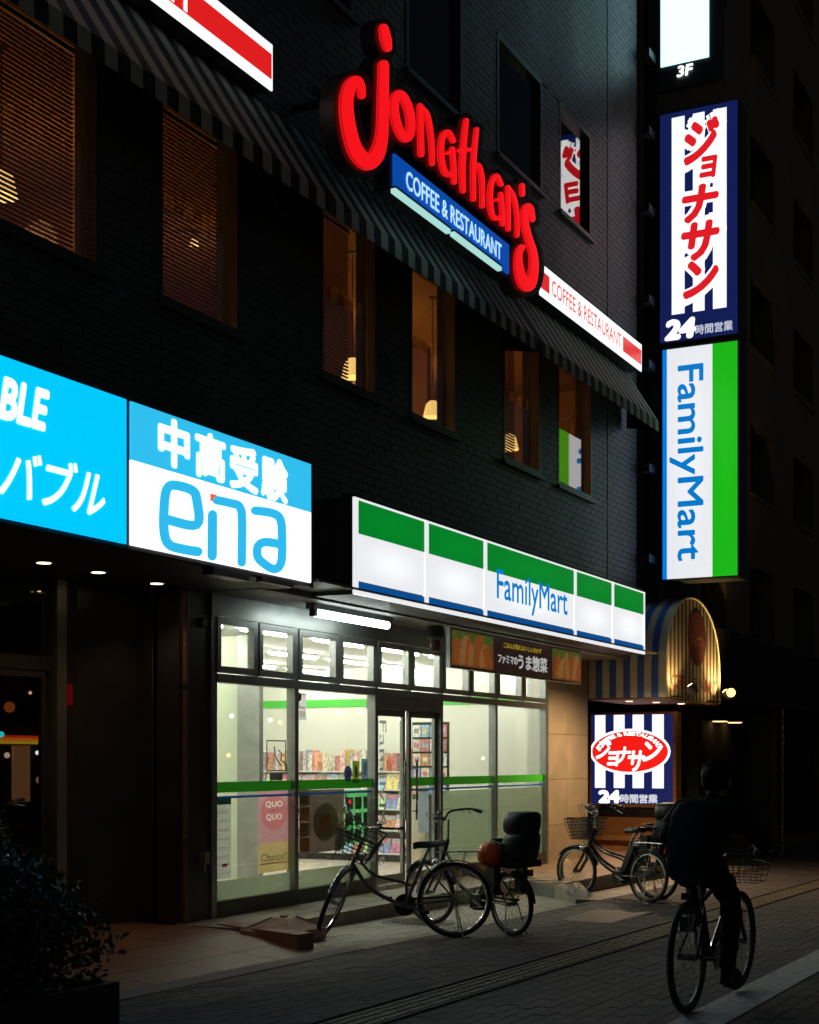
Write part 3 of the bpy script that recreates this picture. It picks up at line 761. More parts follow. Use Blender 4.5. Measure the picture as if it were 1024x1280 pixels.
for lv, zz, xo in (('second', 1.131, -.02), ('third', .851, -.1), ('fourth', .551, -.16), ('lowest', .221, -.2)):
    yy = 9.46; items = []
    while yy < 12.4:
        wd = random.uniform(.17, .24); items.append((yy, wd)); yy += wd + .012
    seq = [random.choice((9,3,4,2,0,10,3,9,8,1,11)) for _ in items]
    for i in range(1, len(seq)):
        if seq[i] == seq[i-1]: seq[i] = (seq[i] + 2) % 12
    for i, ((y0, wd), c) in enumerate(zip(items, seq)):
        h = random.uniform(.2, .25); x0 = SX + xo
        mb = MB()
        mb.add([(x0,y0,zz),(x0+.03,y0,zz),(x0+.03,y0+wd,zz),(x0,y0+wd,zz),(x0+.09,y0,zz+h),(x0+.12,y0,zz+h),(x0+.12,y0+wd,zz+h),(x0+.09,y0+wd,zz+h)],
              [(0,3,2,1),(4,5,6,7),(0,1,5,4),(1,2,6,5),(2,3,7,6),(3,0,4,7)])
        o = mb.build('magazine', pal(c), None)
        c2 = (c + 5) % 12
        m2 = MB(); s_ = .09 / h
        m2.add([(x0-.002+s_*(h*.68),y0+.01,zz+h*.7),(x0-.002+s_*(h*.68),y0+wd-.01,zz+h*.7),(x0-.002+s_*(h*.93),y0+wd-.01,zz+h*.95),(x0-.002+s_*(h*.93),y0+.01,zz+h*.95)], [(0,1,2,3)])
        m2.build('cover_title', pal(c2), o)
        l = uniq('%s magazine, %s title, %s shelf, %s' % (PAL[c][0], PAL[c2][0], lv, neighbours(seq, i)), (', nearer the door', ', deeper in the shop'))
        tag(o, l, 'magazine', 'magazines facing out on the lower shelves')
# card rack by the door
rk = thing('card_rack', 'tall black display rack of gift cards behind the sliding door', 'display rack', (18.3, 8.3, .1))
MB().box(18.3, 18.34, 8.72, 9.28, 1.0, 2.08).build('rack_board', m_black, rk); MB().box(18.3, 18.34, 8.96, 9.02, .1, 1.0).build('rack_post', m_black, rk)
MB().lathe([(.25,0),(.25,.02),(0,.03)], (18.32,8.99,.1), n=20).build('rack_foot', m_black, rk)
seq = [random.choice((2,4,5,8,11,1,2,6,2)) for _ in range(20)]
RN = ['top', 'second', 'third', 'fourth', 'bottom']
for r_ in range(5):
    for q in range(4):
        i = r_*4 + q; y0 = 9.14 - q*.135; z0 = 1.87 - r_*.2; c = seq[i]
        o = MB().box(18.275, 18.299, y0, y0+.12, z0, z0+.17).build('card_pack', pal(c), None)
        MB().box(18.272, 18.275, y0+.025, y0+.095, z0+.05, z0+.12).build('card_print', pal((c+4) % 12), o)
        tag(o, '%s card pack, %s rack row, %s' % (PAL[c][0], RN[r_], ['at the shelf end', 'next to the shelf end', 'next to the glass end', 'at the glass end'][q]), 'card pack', 'card packs on the rack')
# posters and stickers on the glass
def poster(name, label, cat, px0, py0, px1, py1, Y, m, fn=None):
    a = onY(px0, py0, Y); b = onY(px1, py1, Y); x0, x1 = a.x, b.x; z1, z0 = a.z, b.z
    o = MB().add([(x0,Y,z0),(x1,Y,z0),(x1,Y,z1),(x0,Y,z1)], [(0,1,2,3)]).build(name, m, None); tag(o, label, cat)
    if fn: fn(o, x0, x1, z0, z1, Y)
    return o
def q_fn(o, x0, x1, z0, z1, Y):
    W_, H_ = x1-x0, z1-z0
    oval = [(x0+W_*.5+W_*.42*math.cos(t), z0+H_*.73+H_*.22*math.sin(t)) for t in [(k+.37)*math.pi/16 for k in range(32)]]
    mid = z0+H_*.36
    holed('pink_sheet', [[(x0,mid),(x1,mid),(x1,z1),(x0,z1)], oval], Y, mat('poster pink'), o)
    t1 = outline_splines('QUO', (x0+W_*.23, z0+H_*.79, x0+W_*.77, z0+H_*.87)); t2 = outline_splines('QUO', (x0+W_*.25, z0+H_*.63, x0+W_*.75, z0+H_*.71))
    holed('red_badge', [oval] + t1 + t2, Y, mat('poster red', (.5,.06,.08), .5, trans=.5), o)
    mw = mat('poster bright white', (.95,.93,.9), .5, trans=.85); mb = MB(); f = planeY(Y+.001)
    text_on(mb, 'QUO', (x0+W_*.23, z0+H_*.79, x0+W_*.77, z0+H_*.87), f); text_on(mb, 'QUO', (x0+W_*.25, z0+H_*.63, x0+W_*.75, z0+H_*.71), f)
    mb.build('white_lettering', mw, o)
    mb = MB(); text_on(mb, 'Chance!!', (x0+W_*.08, z0+H_*.14, x0+W_*.92, z0+H_*.23), planeY(Y-.004)); mb.build('blue_lettering', mat('poster navy', (.04,.05,.2), .5), o)
    mb = MB(); text_on(mb, 'で買って', (x0+W_*.34, z0+H_*.73, x0+W_*.66, z0+H_*.77), planeY(Y-.004)); mb.build('small_lettering', mat('poster navy'), o)
    MB().box(x0+W_*.05, x1-W_*.05, Y-.003, Y-.0021, z0+H_*.1, z0+H_*.115).build('red_rule', mat('poster red'), o)
mat('poster pink', (.5,.14,.2), .5, trans=.5)
_a = onY(323, 989, GY+.03); _b = onY(362, 1087, GY+.03)
_o = MB().add([(_a.x,GY+.03,_b.z),(_b.x,GY+.03,_b.z),(_b.x,GY+.03,_b.z+(_a.z-_b.z)*.36),(_a.x,GY+.03,_b.z+(_a.z-_b.z)*.36)], [(0,1,2,3)]).build('campaign_poster', mat('poster ochre', (.5,.3,.07), .5, trans=.5), None)
tag(_o, 'pink and ochre QUO campaign poster on the first wide pane', 'poster'); q_fn(_o, _a.x, _b.x, _b.z, _a.z, GY+.03)
def n_fn(o, x0, x1, z0, z1, Y):
    W_, H_ = x1-x0, z1-z0; md = mat('notice ink', (.08,.09,.1), .5, trans=.5); f = planeY(Y-.004)
    MB().box(x0, x1, Y-.002, Y-.0004, z1-H_*.1, z1).build('header_bar', mat('notice green', (.03,.14,.1), .5, trans=.5), o)
    mb = MB()
    for k in range(8): mb.box(x0+.02, x1-.02, Y-.002, Y-.0005, z0+H_*(.06+k*.105), z0+H_*(.065+k*.105))
    mb.build('rules', md, o)
    mb = MB()
    for k, s in enumerate(('お知らせ', 'ご利用ください', '営業のご案内', 'サービス', 'コピー', 'チケット')): text_on(mb, s, (x0+W_*.3, z0+H_*(.8-k*.115), x0+W_*.85, z0+H_*(.84-k*.115)), f)
    mb.build('print', md, o)
    MB().box(x0+W_*.5, x1-W_*.2, Y-.003, Y-.0005, z0+H_*.14, z0+H_*.18).build('orange_mark', mat('orange mark', (.6,.12,.02), .5), o)
poster('notice_sheet', 'tall grey notice sheet on the glass beside the dark pillar', 'notice', 266, 996, 289, 1097, GY+.03, mat('notice paper', (.4,.43,.42), .5, trans=.5), n_fn)
def f_fn(o, x0, x1, z0, z1, Y):
    W_, H_ = x1-x0, z1-z0
    mb = MB()
    mb.prism([(x0+W_*.58+W_*.28*math.cos(k*math.pi/14), z0+H_*.48+H_*.3*math.sin(k*math.pi/14)) for k in range(28)], lambda a, b: (a, Y-.003, b), lambda a, b: (a, Y-.0004, b)); mb.build('printed_bowl', mat('bowl print', (.45,.33,.2), .5, trans=.5, noise=.5, nscale=30), o)
    mb = MB()
    for k in range(7): mb.prism([(x0+W_*(.42+k*.045), z0+H_*(.3+.03*(k%2))), (x0+W_*(.45+k*.045), z0+H_*.3), (x0+W_*(.5+k*.03), z0+H_*.58), (x0+W_*(.47+k*.03), z0+H_*.6)], lambda a, b: (a, Y-.005, b), lambda a, b: (a, Y-.0031, b))
    mb.build('printed_food', mat('fried food print', (.5,.18,.04), .5, trans=.5, noise=.6, nscale=40), o)
    for k in range(4): MB().box(x0+.01, x0+W_*.22, Y-.003, Y-.0004, z0+H_*(.04+k*.24), z0+H_*(.25+k*.24)).build('printed_dish', mat('dish print', (.4,.16,.04), .5, trans=.5, noise=.6, nscale=22), o)
    mb = MB(); text_on(mb, 'うま惣菜', (x0+W_*.34, z0+H_*.76, x0+W_*.82, z0+H_*.85), planeY(Y-.005)); mb.build('lettering', mat('poster white'), o)
poster('food_poster', 'dark brown food poster with a bowl of fried food behind the second pane', 'poster', 374, 988, 430, 1062, GY+.25, mat('food poster ground', (.06,.03,.02), .4, trans=.2, noise=.3, nscale=8), f_fn)
def g_fn(o, x0, x1, z0, z1, Y):
    W_, H_ = x1-x0, z1-z0
    for i in range(3):
        for j in range(3): MB().box(x0+W_*(.06+.32*i), x0+W_*(.3+.32*i), Y-.004, Y-.0005, z0+H_*(.04+.3*j), z0+H_*(.27+.3*j)).build('grey_field', mat('board grey', (.08,.1,.09), .4, trans=.5), o)
    MB().lathe([(0,-.006),(.03,-.006),(.03,0)], (x0+W_*.18, Y, z0+H_*.78), 'y', 14).build('red_dot', mat('red dot', (.8,.03,.03), .4, emit=(1,.02,.02), es=.8, sample=False), o)
    mb = MB(); text_on(mb, '各種サービス', (x0+W_*.25, z0+H_*.945, x0+W_*.8, z0+H_*.985), planeY(Y-.004)); mb.build('lettering', mat('poster white'), o)
poster('service_board', 'green gridded service board beside the sliding door', 'notice board', 431, 988, 464, 1052, GY+.2, mat('board green', (.03,.4,.06), .4, trans=.5), g_fn)
def r_fn(o, x0, x1, z0, z1, Y):
    W_, H_ = x1-x0, z1-z0; f = planeY(Y-.004); mb = MB()
    text_on(mb, 'ride', (x0+W_*.15, z0+H_*.4, x0+W_*.85, z0+H_*.55), f)
    for k in range(3): mb.box(x0+W_*.15, x1-W_*.15, Y-.003, Y-.001, z0+H_*(.12+k*.08), z0+H_*(.15+k*.08))
    mb.build('red_print', mat('poster red'), o)
    MB().lathe([(0,-.003),(.045,-.003),(.045,0)], (x0+W_*.3, Y, z0+H_*.85), 'y', 16).build('red_disc', mat('poster red'), o)
poster('small_flyer', 'small white flyer with red print high on the second pane', 'flyer', 370, 866, 383, 900, GY-.012, mat('flyer paper', (.62,.62,.66), .5, trans=.5), r_fn)
def s_fn(o, x0, x1, z0, z1, Y):
    t = .012; mb = MB().box(x0, x1, Y-.004, Y-.001, z1-t, z1).box(x0, x1, Y-.004, Y-.001, z0, z0+t).box(x0, x0+t, Y-.004, Y-.001, z0+t, z1-t).box(x1-t, x1, Y-.004, Y-.001, z0+t, z1-t)
    mb.tube([(x0+.14,Y-.003,z1-.06),(x0+.16,Y-.003,z1-.16),(x0+.26,Y-.003,z1-.25)], .007, 5); mb.tube([(x0+.22,Y-.003,z1-.1),(x0+.28,Y-.003,z1-.13),(x0+.26,Y-.003,z1-.2),(x0+.36,Y-.003,z1-.24),(x0+.38,Y-.003,z1-.34)], .007, 5)
    mb.build('outline_print', mat('grey film'), o)
    MB().box(x0+.06, x1-.06, Y-.004, Y-.001, z0-.09, z0-.02).build('caption_bar', mat('grey film'), o)
poster('clear_decal', 'clear decal with thin grey outline and squiggle on the first pane', 'decal', 333, 925, 357, 964, GY-.012, glass('decal film', (1,1,1), .04), s_fn)
def mkdisc(px, py, lab, base, ink, sq):
    p = onY(px, py, GY-.01)
    if sq: o = MB().box(p.x-.075, p.x+.075, GY-.012, GY-.009, p.z-.12, p.z+.12).build('door_sticker', base, None); MB().box(p.x-.02, p.x+.02, GY-.015, GY-.012, p.z-.06, p.z+.07).build('figure_print', ink, o)
    else:
        o = MB().lathe([(0,-.003),(.085,-.003),(.085,0)], (p.x, GY-.009, p.z), 'y', 24).build('door_sticker', base, None)
        MB().lathe([(0,-.0035),(.06,-.0035),(.06,0)], (p.x, GY-.0095, p.z), 'y', 24).build('figure_print', mat('flyer paper'), o)
        MB().bar((p.x-.04,GY-.0155,p.z-.04),(p.x+.04,GY-.0155,p.z+.04),.012,.003).bar((p.x+.04,GY-.0155,p.z-.04),(p.x-.04,GY-.0155,p.z+.04),.012,.003).build('cross_print', mat('poster red'), o)
    tag(o, lab, 'sticker')
mkdisc(435, 967, 'round blue and white sticker with a cross above the green band', mat('sticker blue', (.05,.12,.4), .5, trans=.5), m_black, False)
mkdisc(445, 965, 'yellow-green rectangular sticker next to the round blue sticker', mat('sticker lime', (.3,.4,.05), .5, trans=.5), mat('notice green'), True)
mkdisc(456, 962, 'pale blue sticker closest to the door post', mat('sticker pale blue', (.2,.35,.45), .5, trans=.5), mat('poster white'), True)
poster('door_poster', 'narrow grey-blue poster low on the sliding door', 'poster', 523, 988, 536, 1040, GY-.02, mat('poster slate', (.12,.17,.22), .5, trans=.5, noise=.4, nscale=15))

# ================================================================== SIGNS
def box_case(t, x0, x1, y0, y1, z0, z1, m, name='case'):
    return MB().box(x0, x1, y0, y1, z0, z1).build(name, m, t)
# green-white-blue fascia sign
fs_ = thing('fascia_sign', 'long lit green, white and blue fascia sign reading FamilyMart above the shop front', 'sign', (16.3, 6.65, 3.1))
SX0, SX1, SY, SZ0, SZ1 = 11.9, 20.64, 6.65, 3.1, 4.01
box_case(fs_, SX0, SX1, SY+.012, 7.098, SZ0, SZ1, m_boxgrey)
MB().box(SX0-.01, SX1+.01, SY-.01, SY+.12, SZ1+.001, SZ1+.03).build('top_trim', m_boxdark, fs_)
cuts = [SX0] + [onY(p, 700, SY).x for p in (532.5, 606, 718.5, 765.5)] + [SX1]
H_ = SZ1 - SZ0
for i in range(5):
    a, b = cuts[i] + .045, cuts[i+1] - .045
    if i == 0: a += .03
    MB().box(a, b, SY-.006, SY+.01, SZ0+H_*.635, SZ1-.02).build('green_panel', m_sgreen, fs_)
    MB().box(a, b, SY-.006, SY+.01, SZ0+.135, SZ0+H_*.634).build('white_panel', m_swhite, fs_)
    MB().box(a, b, SY-.006, SY+.01, SZ0+.046, SZ0+.12).build('blue_panel', m_sblue, fs_)
mb = MB()
for i, c in enumerate(cuts):
    x0 = c - .04 if i else c; x1 = c + .04 if i < 5 else c
    if i == 0: x1 = c + .07
    if i == 5: x0 = c - .04
    MB().box(x0, x1, SY-.014, SY+.011, SZ0, SZ1).build('divider', m_swframe, fs_)
for i in range(5):
    a, b = cuts[i] + (.041 if i else .071), cuts[i+1] - .041
    MB().box(a, b, SY-.012, SY+.011, SZ0, SZ0+.045).build('bottom_trim', m_swframe, fs_)
    MB().box(a, b, SY-.012, SY+.011, SZ1-.018, SZ1).build('edge_trim', m_swframe, fs_)
a = onY(621, 720, SY-.01); b = onY(709, 779, SY-.01)
mb = MB(); text_on(mb, 'FamilyMart', (a.x, 3.29, b.x, 3.72), planeY(SY-.012), offset=.012); mb.build('lettering', m_sletter, fs_)
a = onY(780, 795, SY); b = onY(797, 803, SY)
mb = MB(); text_on(mb, '二丁目店', (a.x, 3.36, b.x, 3.44), planeY(SY-.01)); mb.build('branch_lettering', mat('faint grey print', (.4,.4,.4), .5, emit=(.5,.5,.5), es=1, sample=False), fs_)

# cyan signs
def lit_panel(t, name, x0, x1, z0, z1, Y, m): return MB().box(x0, x1, Y-.006, Y+.01, z0, z1).build(name, m, t)
cy = thing('cyan_sign', 'large lit cyan sign with white lettering cut off by the photo edge', 'sign', (7, 6.65, 3.1))
box_case(cy, 5.0, 8.535, 6.662, 7.098, 3.09, 4.19, m_boxdark)
lit_panel(cy, 'cyan_panel', 5.0, 8.51, 3.12, 4.17, 6.65, m_cyan)
mb = MB(); a = onY(61, 480, 6.64).x
text_on(mb, 'LIVABLE', (a-1.05, 3.77, a, 4.03), planeY(6.64), offset=.04, shear=.25)
b = onY(131, 600, 6.64).x
mb.build('small_lettering', m_purel, cy)
mb = MB(); text_on(mb, '東急リバブル', (b-2.15, 3.25, b, 3.6), planeY(6.64), offset=.018, shear=.35); mb.build('large_lettering', m_purel, cy)
en = thing('school_sign', 'lit white and light cyan sign reading ena beside the fascia sign', 'sign', (9.8, 6.65, 3.1))
box_case(en, 8.545, 11.16, 6.662, 7.098, 3.09, 4.19, m_boxdark)
MB().box(11.03+.1, 11.17, 6.65, 6.661, 3.08, 4.195).build('end_trim', m_boxdark, en)
lit_panel(en, 'white_panel', 8.565, 11.12, 3.12, 3.7425, 6.65, m_pure)
lit_panel(en, 'cyan_panel', 8.565, 11.12, 3.743, 4.17, 6.65, m_ltcyan)
for i, ch in enumerate('中高受験'):
    a = onY((200, 246, 289, 328)[i], 560, 6.64).x; b = onY((236, 281, 322, 359)[i], 560, 6.64).x
    mb = MB(); text_on(mb, ch, (a, 3.79 - .01*i, b, 4.13 - .01*i), planeY(6.642), offset=.045); mb.build('character', m_purel, en)
mpx = pxY(6.64)
def cpx(x, y): return (x / 2.438, 420 + y / 2.438)
def estroke(nm, P, r, m=m_ltcyan2, k=6, closed=False):
    mb = MB(); stroke(mb, [cpx(*p) for p in P], r * 1.35 / 2.438, mpx, .006, m, k=k, closed=closed, ring=5); mb.build(nm, None, en)
estroke('letter_e', [(512,560),(600,575),(600,500),(585,470),(535,455),(512,462),(502,500),(500,590),(515,635),(560,650),(603,657)], 11)
estroke('letter_i', [(648,545),(647,670)], 11)
estroke('letter_n', [(660,500),(705,510),(730,520),(738,560),(737,690)], 10)
estroke('letter_a', [(778,532),(830,540),(855,560),(860,620),(857,690),(835,710),(800,690),(785,670),(787,640),(810,628),(856,635)], 10)
mb = MB(); a = cpx(642,480); b = cpx(660,507); mb.box(onY(*a,6.64).x, onY(*b,6.64).x, 6.636, 6.643, onY(*b,6.64).z, onY(*a,6.64).z); mb.build('orange_dot', m_orange, en)
# light fitting under the cyan sign edge
lf = thing('sign_bracket', 'pale angled bracket under the lower edge of the white cyan-lettered sign', 'bracket', (9.9,6.8,3.05))
MB().box(9.65, 10.15, 6.66, 6.78, 3.03, 3.088).build('plate', m_alu, lf); MB().box(10.35, 10.85, 6.66, 6.72, 3.05, 3.088).build('arm', m_alu, lf)

# red-and-white strip signs
def strip(nm, label, x0, x1, segs, txt, Y=6.85):
    t = thing('strip_sign', label, 'sign', ((x0+x1)/2, Y, 7.4), group='red and white strip signs above the awnings')
    z0, z1 = 7.39, 7.79
    box_case(t, x0, x1, Y+.012, 7.098, z0, z1, m_boxdark)
    lit_panel(t, 'white_face', x0, x1, z0, z1, Y, mat('lit white strip', (.8,.8,.8), .3, emit=(.93,1,.98), es=1.15))
    for a, b in segs: MB().box(a, b, Y-.01, Y-.0065, z0+.09, z1-.09).build('red_face', mat('lit red band', (.7,.01,.01), .3, emit=(.72,.012,.012), es=1), t)
    if txt: mb = MB(); text_on(mb, txt[0], (txt[1], z0+.1, txt[2], z1-.1), planeY(Y-.013), offset=.01); mb.build('lettering', txt[3], t)
strip('strip_sign', 'lit white strip sign with red bands reading COFFEE & RESTAURANT at the far awning', 17.05, 21.12, [(17.08, 17.35), (20.25, 21.09)], ('COFFEE & RESTAURANT', 17.42, 20.15, mat('lit red strip lettering', (.7,.1,.1), .3, emit=(.75,.06,.05), es=1, sample=False)))
strip('strip_sign', 'lit red strip sign with white edges cut by the top of the photo', 6.0, 10.8, [(6.0, 10.78)], ('COFFEE & RESTAURANT', 5.2, 9.62, m_purel))

# awnings
def awning(label, x0, x1):
    t = thing('striped_awning', label, 'awning', ((x0+x1)/2, 6.85, 6.6), group='striped awnings over the restaurant windows')
    ya, za, yb, zb, zc = 7.05, 7.38, 6.56, 6.6, 6.44
    mb = MB(); mv = MB(); n = int(round((x1-x0)/.145)); s = (x1-x0)/n
    for i in range(n):
        a, b = x0+i*s, x0+(i+1)*s; m = m_cream2 if i % 2 else m_navyc2
        mb.add([(a,ya,za),(b,ya,za),(b,yb,zb),(a,yb,zb),(a,ya,za-.012),(b,ya,za-.012),(b,yb+.006,zb-.01),(a,yb+.006,zb-.01)], [(0,3,2,1)], m)
        mb.add([(a,ya,za-.012),(b,ya,za-.012),(b,yb+.006,zb-.01),(a,yb+.006,zb-.01)], [(0,1,2,3)], mat('darkened awning underside', (.03,.028,.026), .9))  # underside shade put into the colour; lit stripes would mirror in the panes
        mv.add([(a,yb,zb-.001),(b,yb,zb-.001),(b,yb-.004,zc),(a,yb-.004,zc),(a,yb+.004,zb-.001),(b,yb+.004,zb-.001),(b,yb,zc),(a,yb,zc)], [(0,3,2,1),(4,5,6,7),(2,3,7,6)], m)
    mb.build('canopy', None, t); mv.build('valance', None, t)
    for xx in (x0+.002, x1-.006):
        MB().prism([(ya,za),(yb,zb),(yb,zc+.02),(ya,zc+.1)], lambda a, b: (xx, a, b), lambda a, b: (xx+.004, a, b)).build('end_panel', m_navyc2, t)
    mb = MB().tube([(x0+.02,yb+.015,zb-.02),(x1-.02,yb+.015,zb-.02)], .012, 6)
    k = x0 + .1
    while k < x1: mb.bar((k, ya, za-.5), (k, yb+.02, zb-.03), .02, .02); k += 1.9
    mb.build('awning_frame', m_bronze, t)
awning('dark striped awning over the first two windows, under the cut-off red strip sign', 4.8, 11.22)
awning('dark striped awning under the large red script lettering', 11.27, 16.3)
awning('grey striped awning at the building corner beneath the white strip sign', 16.35, 21.04)

# big red script sign
js = thing('script_sign', "large glowing red script sign reading Jonathan's with a blue board beneath", 'sign', (13.5, 6.4, 7.2))
JY = 6.42
def jc(x, y): return (380 + x / 2.844, y / 2.844)
jp = pxY(JY)
L = {
 'letter_j': [([(284,232),(283,300),(281,400),(278,480),(262,545),(232,575),(205,562),(178,520),(158,440),(152,360),(165,305),(188,288),(203,308),(207,338)], [20,21,22,24,29,32,31,29,27,26,24,21,17,15])],
 'letter_j_dot': [([(284,100),(291,135),(298,168)], [22,27,22])],
 'letter_o': [('ring', (351,413), 27, 78, 14, 21)],
 'letter_n': [([(413,376),(415,460),(417,548)], [13,15,15]), ([(420,385),(437,410),(450,470),(455,530),(456,582)], [13,15,14,13,12])],
 'letter_a': [([(530,500),(512,470),(492,490),(487,550),(500,610),(520,620)], [14,15,15,16,16,14]), ([(528,530),(532,590),(534,648)], [13,13,12]), ([(505,545),(528,540)], [8, 9])],
 'letter_t': [([(577,428),(569,500),(563,600),(566,678)], [12,15,16,13]), ([(552,535),(588,532)], [10,10])],
 'letter_h': [([(614,460),(604,560),(602,640),(603,708)], [11,13,13,12]), ([(606,590),(622,590),(633,640),(634,733)], [11,13,13,11])],
 'letter_a_': [([(700,655),(684,625),(666,655),(662,720),(672,770),(693,775)], [12,13,13,14,13,12]), ([(700,690),(704,740),(706,797)], [11,11,11]), ([(680,712),(700,706)], [7, 8])],
 'letter_n_': [([(725,665),(726,740),(727,815)], [10,12,11]), ([(730,672),(745,700),(757,760),(758,838)], [10,12,11,10])],
 'apostrophe': [([(776,660),(777,690)], [12,12])],
 'letter_s': [([(812,778),(803,738),(788,745),(785,790),(798,845),(815,900),(817,960),(803,1012),(780,1005),(764,950),(764,900),(775,880)], [12,14,15,15,15,16,19,22,22,18,14,13])],
}
m_rededge = mat('lit red tube rim', (.5, .01, .01), .35, emit=(.5, .003, .006), es=1.0)
def jstrokes(mb, parts, grow, mapf, depth, back, m):
    for p in parts:
        if p[0] == 'ring':
            _, c, a, b, tilt, r = p
            pts = [(c[0] + a*math.cos(t) + tilt*math.sin(t)*.9, c[1] + b*math.sin(t)) for t in [2*math.pi*k/16 for k in range(16)]]
            stroke(mb, [jc(*q) for q in pts], (r*.78+grow)/2.844, mapf, depth, m, k=2, closed=True, back=back, m_edge=None if grow else m_rededge)
        else: stroke(mb, [jc(*q) for q in p[0]], [(q*(.95 if len(p[1]) > 11 else .72)+grow)/2.844 for q in p[1]], mapf, depth, m, k=4, back=back, m_edge=None if grow else m_rededge)
for nm, parts in L.items():
    mb = MB(); jstrokes(mb, parts, 0, jp, .012, .01, m_red); mb.build(nm.rstrip('_'), None, js, smooth=True)
mb = MB(); jb = pxY(JY+.03)
for nm, parts in L.items(): jstrokes(mb, parts, 20, jb, .004, .15, m_backing)
mb.build('letter_backing', None, js)
def jbox(px, py): return onY(px, py, JY)
A = jbox(493, 197); B = jbox(493, 243); C = jbox(636, 302); D = jbox(636, 336)
bz0, bz1 = (B.z + D.z)/2, (A.z + C.z)/2
MB().box(A.x, C.x, JY-.006, JY+.02, bz0, bz1).build('blue_board', m_bboard, js)
MB().box(A.x-.05, C.x+.05, JY+.024, JY+.2, bz0-.03, bz1+.03).build('board_case', m_boxdark, js)
mb = MB(); text_on(mb, 'COFFEE & RESTAURANT', (jbox(507,0).x, bz0+.08, jbox(626,0).x, bz1-.07), planeY(JY-.01), offset=.012); mb.build('board_lettering', m_paleblue, js)
m_slim = mat('slim sign lamp', (.7,.9,.9), .4, emit=(.36,.66,.6), es=1.1)
for a, b in (((491,239),(560,289)), ((565,293),(624,336))):
    p = onY(*a, JY-.12); q = onY(*b, JY-.12); zz = (p.z+q.z)/2
    MB().box(p.x, q.x, JY-.15, JY-.1, zz-.02, zz+.02).build('lamp_tube', m_slim, js)
    MB().box(p.x, q.x, JY-.155, JY-.095, zz+.021, zz+.04).bar((p.x+.2,JY-.12,zz+.03),(p.x+.2,JY+.1,zz+.08),.02,.02).bar((q.x-.2,JY-.12,zz+.03),(q.x-.2,JY+.1,zz+.08),.02,.02).build('lamp_holder', m_boxdark, js)
mb = MB()
for xx in (11.6, 13.2, 14.8, 15.8): mb.bar((xx, JY+.3, 7.6), (xx, 7.1, 7.6), .05, .05)
mb.bar((11.3, JY+.33, 7.6), (15.9, JY+.33, 7.6), .05, .05)
mb.build('mounting_rail', m_boxdark, js)

# projecting pole signs at the corner
PX = 22.0
def pole_sign(name, label, y0, y1, z0, z1):
    t = thing(name, label, 'sign', (PX, (y0+y1)/2, z0), group='projecting signs stacked at the building corner')
    MB().box(PX+.012, PX+.5, y0, y1, z0, z1).build('case', m_boxdark, t)
    return t
def px_panel(t, name, y0, y1, z0, z1, m, d=0): return MB().box(PX-.006-d, PX+.01-d, y0, y1, z0, z1).build(name, m, t)
gs = pole_sign('tall_sign', 'tall lit white, green and azure projecting sign with downward blue FamilyMart lettering', 5.6, 6.8, 4.33, 7.95)
px_panel(gs, 'azure_panel', 6.72, 6.79, 4.36, 7.92, m_blue2); px_panel(gs, 'white_panel', 6.005, 6.719, 4.36, 7.92, mat('lit clean white face', (.8,.8,.8), .3, emit=(.93,.96,1), es=1.05, vig=.2)); px_panel(gs, 'green_panel', 5.62, 6.004, 4.36, 7.92, m_green2)
def fX(a, b): return Vector((PX-.012, a, b))
mb = MB(); ya = onX(879, 500, PX).y; yb = onX(838, 500, PX).y; za = onX(860, 457, PX).z; zb = onX(860, 700, PX).z
text_on(mb, 'FamilyMart', (yb, zb, ya, za), fX, offset=.016, vertical=True); mb.build('lettering', m_sletter, gs)
ns = pole_sign('striped_pole_sign', 'tall lit navy and white striped sign with red katakana down it and 24 below', 5.6, 6.85, 8.02, 11.6)
px_panel(ns, 'navy_panel', 5.62, 6.83, 8.04, 11.58, m_navy)
stripes = [(840, 856), (866.5, 881), (891.5, 908.5)]
for a, b in stripes:
    y1 = onX(a, 260, PX).y; y0 = onX(b, 260, PX).y
    px_panel(ns, 'white_stripe', y0, y1, onX(860, 391, PX).z, 11.5, mat('lit white stripe', (.8,.8,.8), .3, emit=(.9,.94,1), es=1.1), .003)
kat = 'ジョナサン'
spans = [(857, 155, 898, 205), (876, 202, 896, 226), (855, 236, 897, 278), (854, 282, 898, 326), (856, 330, 897, 372)]
for ch, (a, b, c, d) in zip(kat, spans):
    y1 = onX(a, 260, PX).y; y0 = onX(c, 260, PX).y; z1 = onX(860, b, PX).z; z0 = onX(860, d, PX).z
    for off, gr, dd, mm, nm in ((.11, .05, .014, m_purel, 'glyph_outline'), (.05, .0, .02, m_vred, 'glyph')):
        mb = MB(); text_on(mb, ch, (y1+gr, z0-gr, y0-gr, z1+gr), lambda q, r_, dd=dd: Vector((PX-dd, q, r_)), offset=off, shear=.15); mb.build(nm, mm, ns)
mb = MB(); text_on(mb, '24', (onX(833,410,PX).y, onX(860,421,PX).z, onX(868,410,PX).y, onX(860,399,PX).z), fX, offset=.07, shear=.1); mb.build('number', m_purel, ns)
mb = MB(); text_on(mb, '時間営業', (onX(870,410,PX).y, onX(890,416,PX).z, onX(916,410,PX).y, onX(890,404,PX).z), fX, offset=.02); mb.build('small_characters', mat('lit grey white lettering', (.5,.5,.5), .3, emit=(.5,.55,.65), es=1, sample=False), ns)
ts = pole_sign('upper_sign', 'icy white lit sign at the top of the pole marked 3F', 5.95, 6.85, 11.95, 15.2)
px_panel(ts, 'white_panel', 6.06, 6.82, 12.33, 15.18, m_icy)
mb = MB(); text_on(mb, '3F', (onX(847,88,PX).y, onX(860,94,PX).z, onX(866,88,PX).y, onX(860,81,PX).z), fX, offset=.04, shear=.1); mb.build('floor_mark', m_purel, ts)
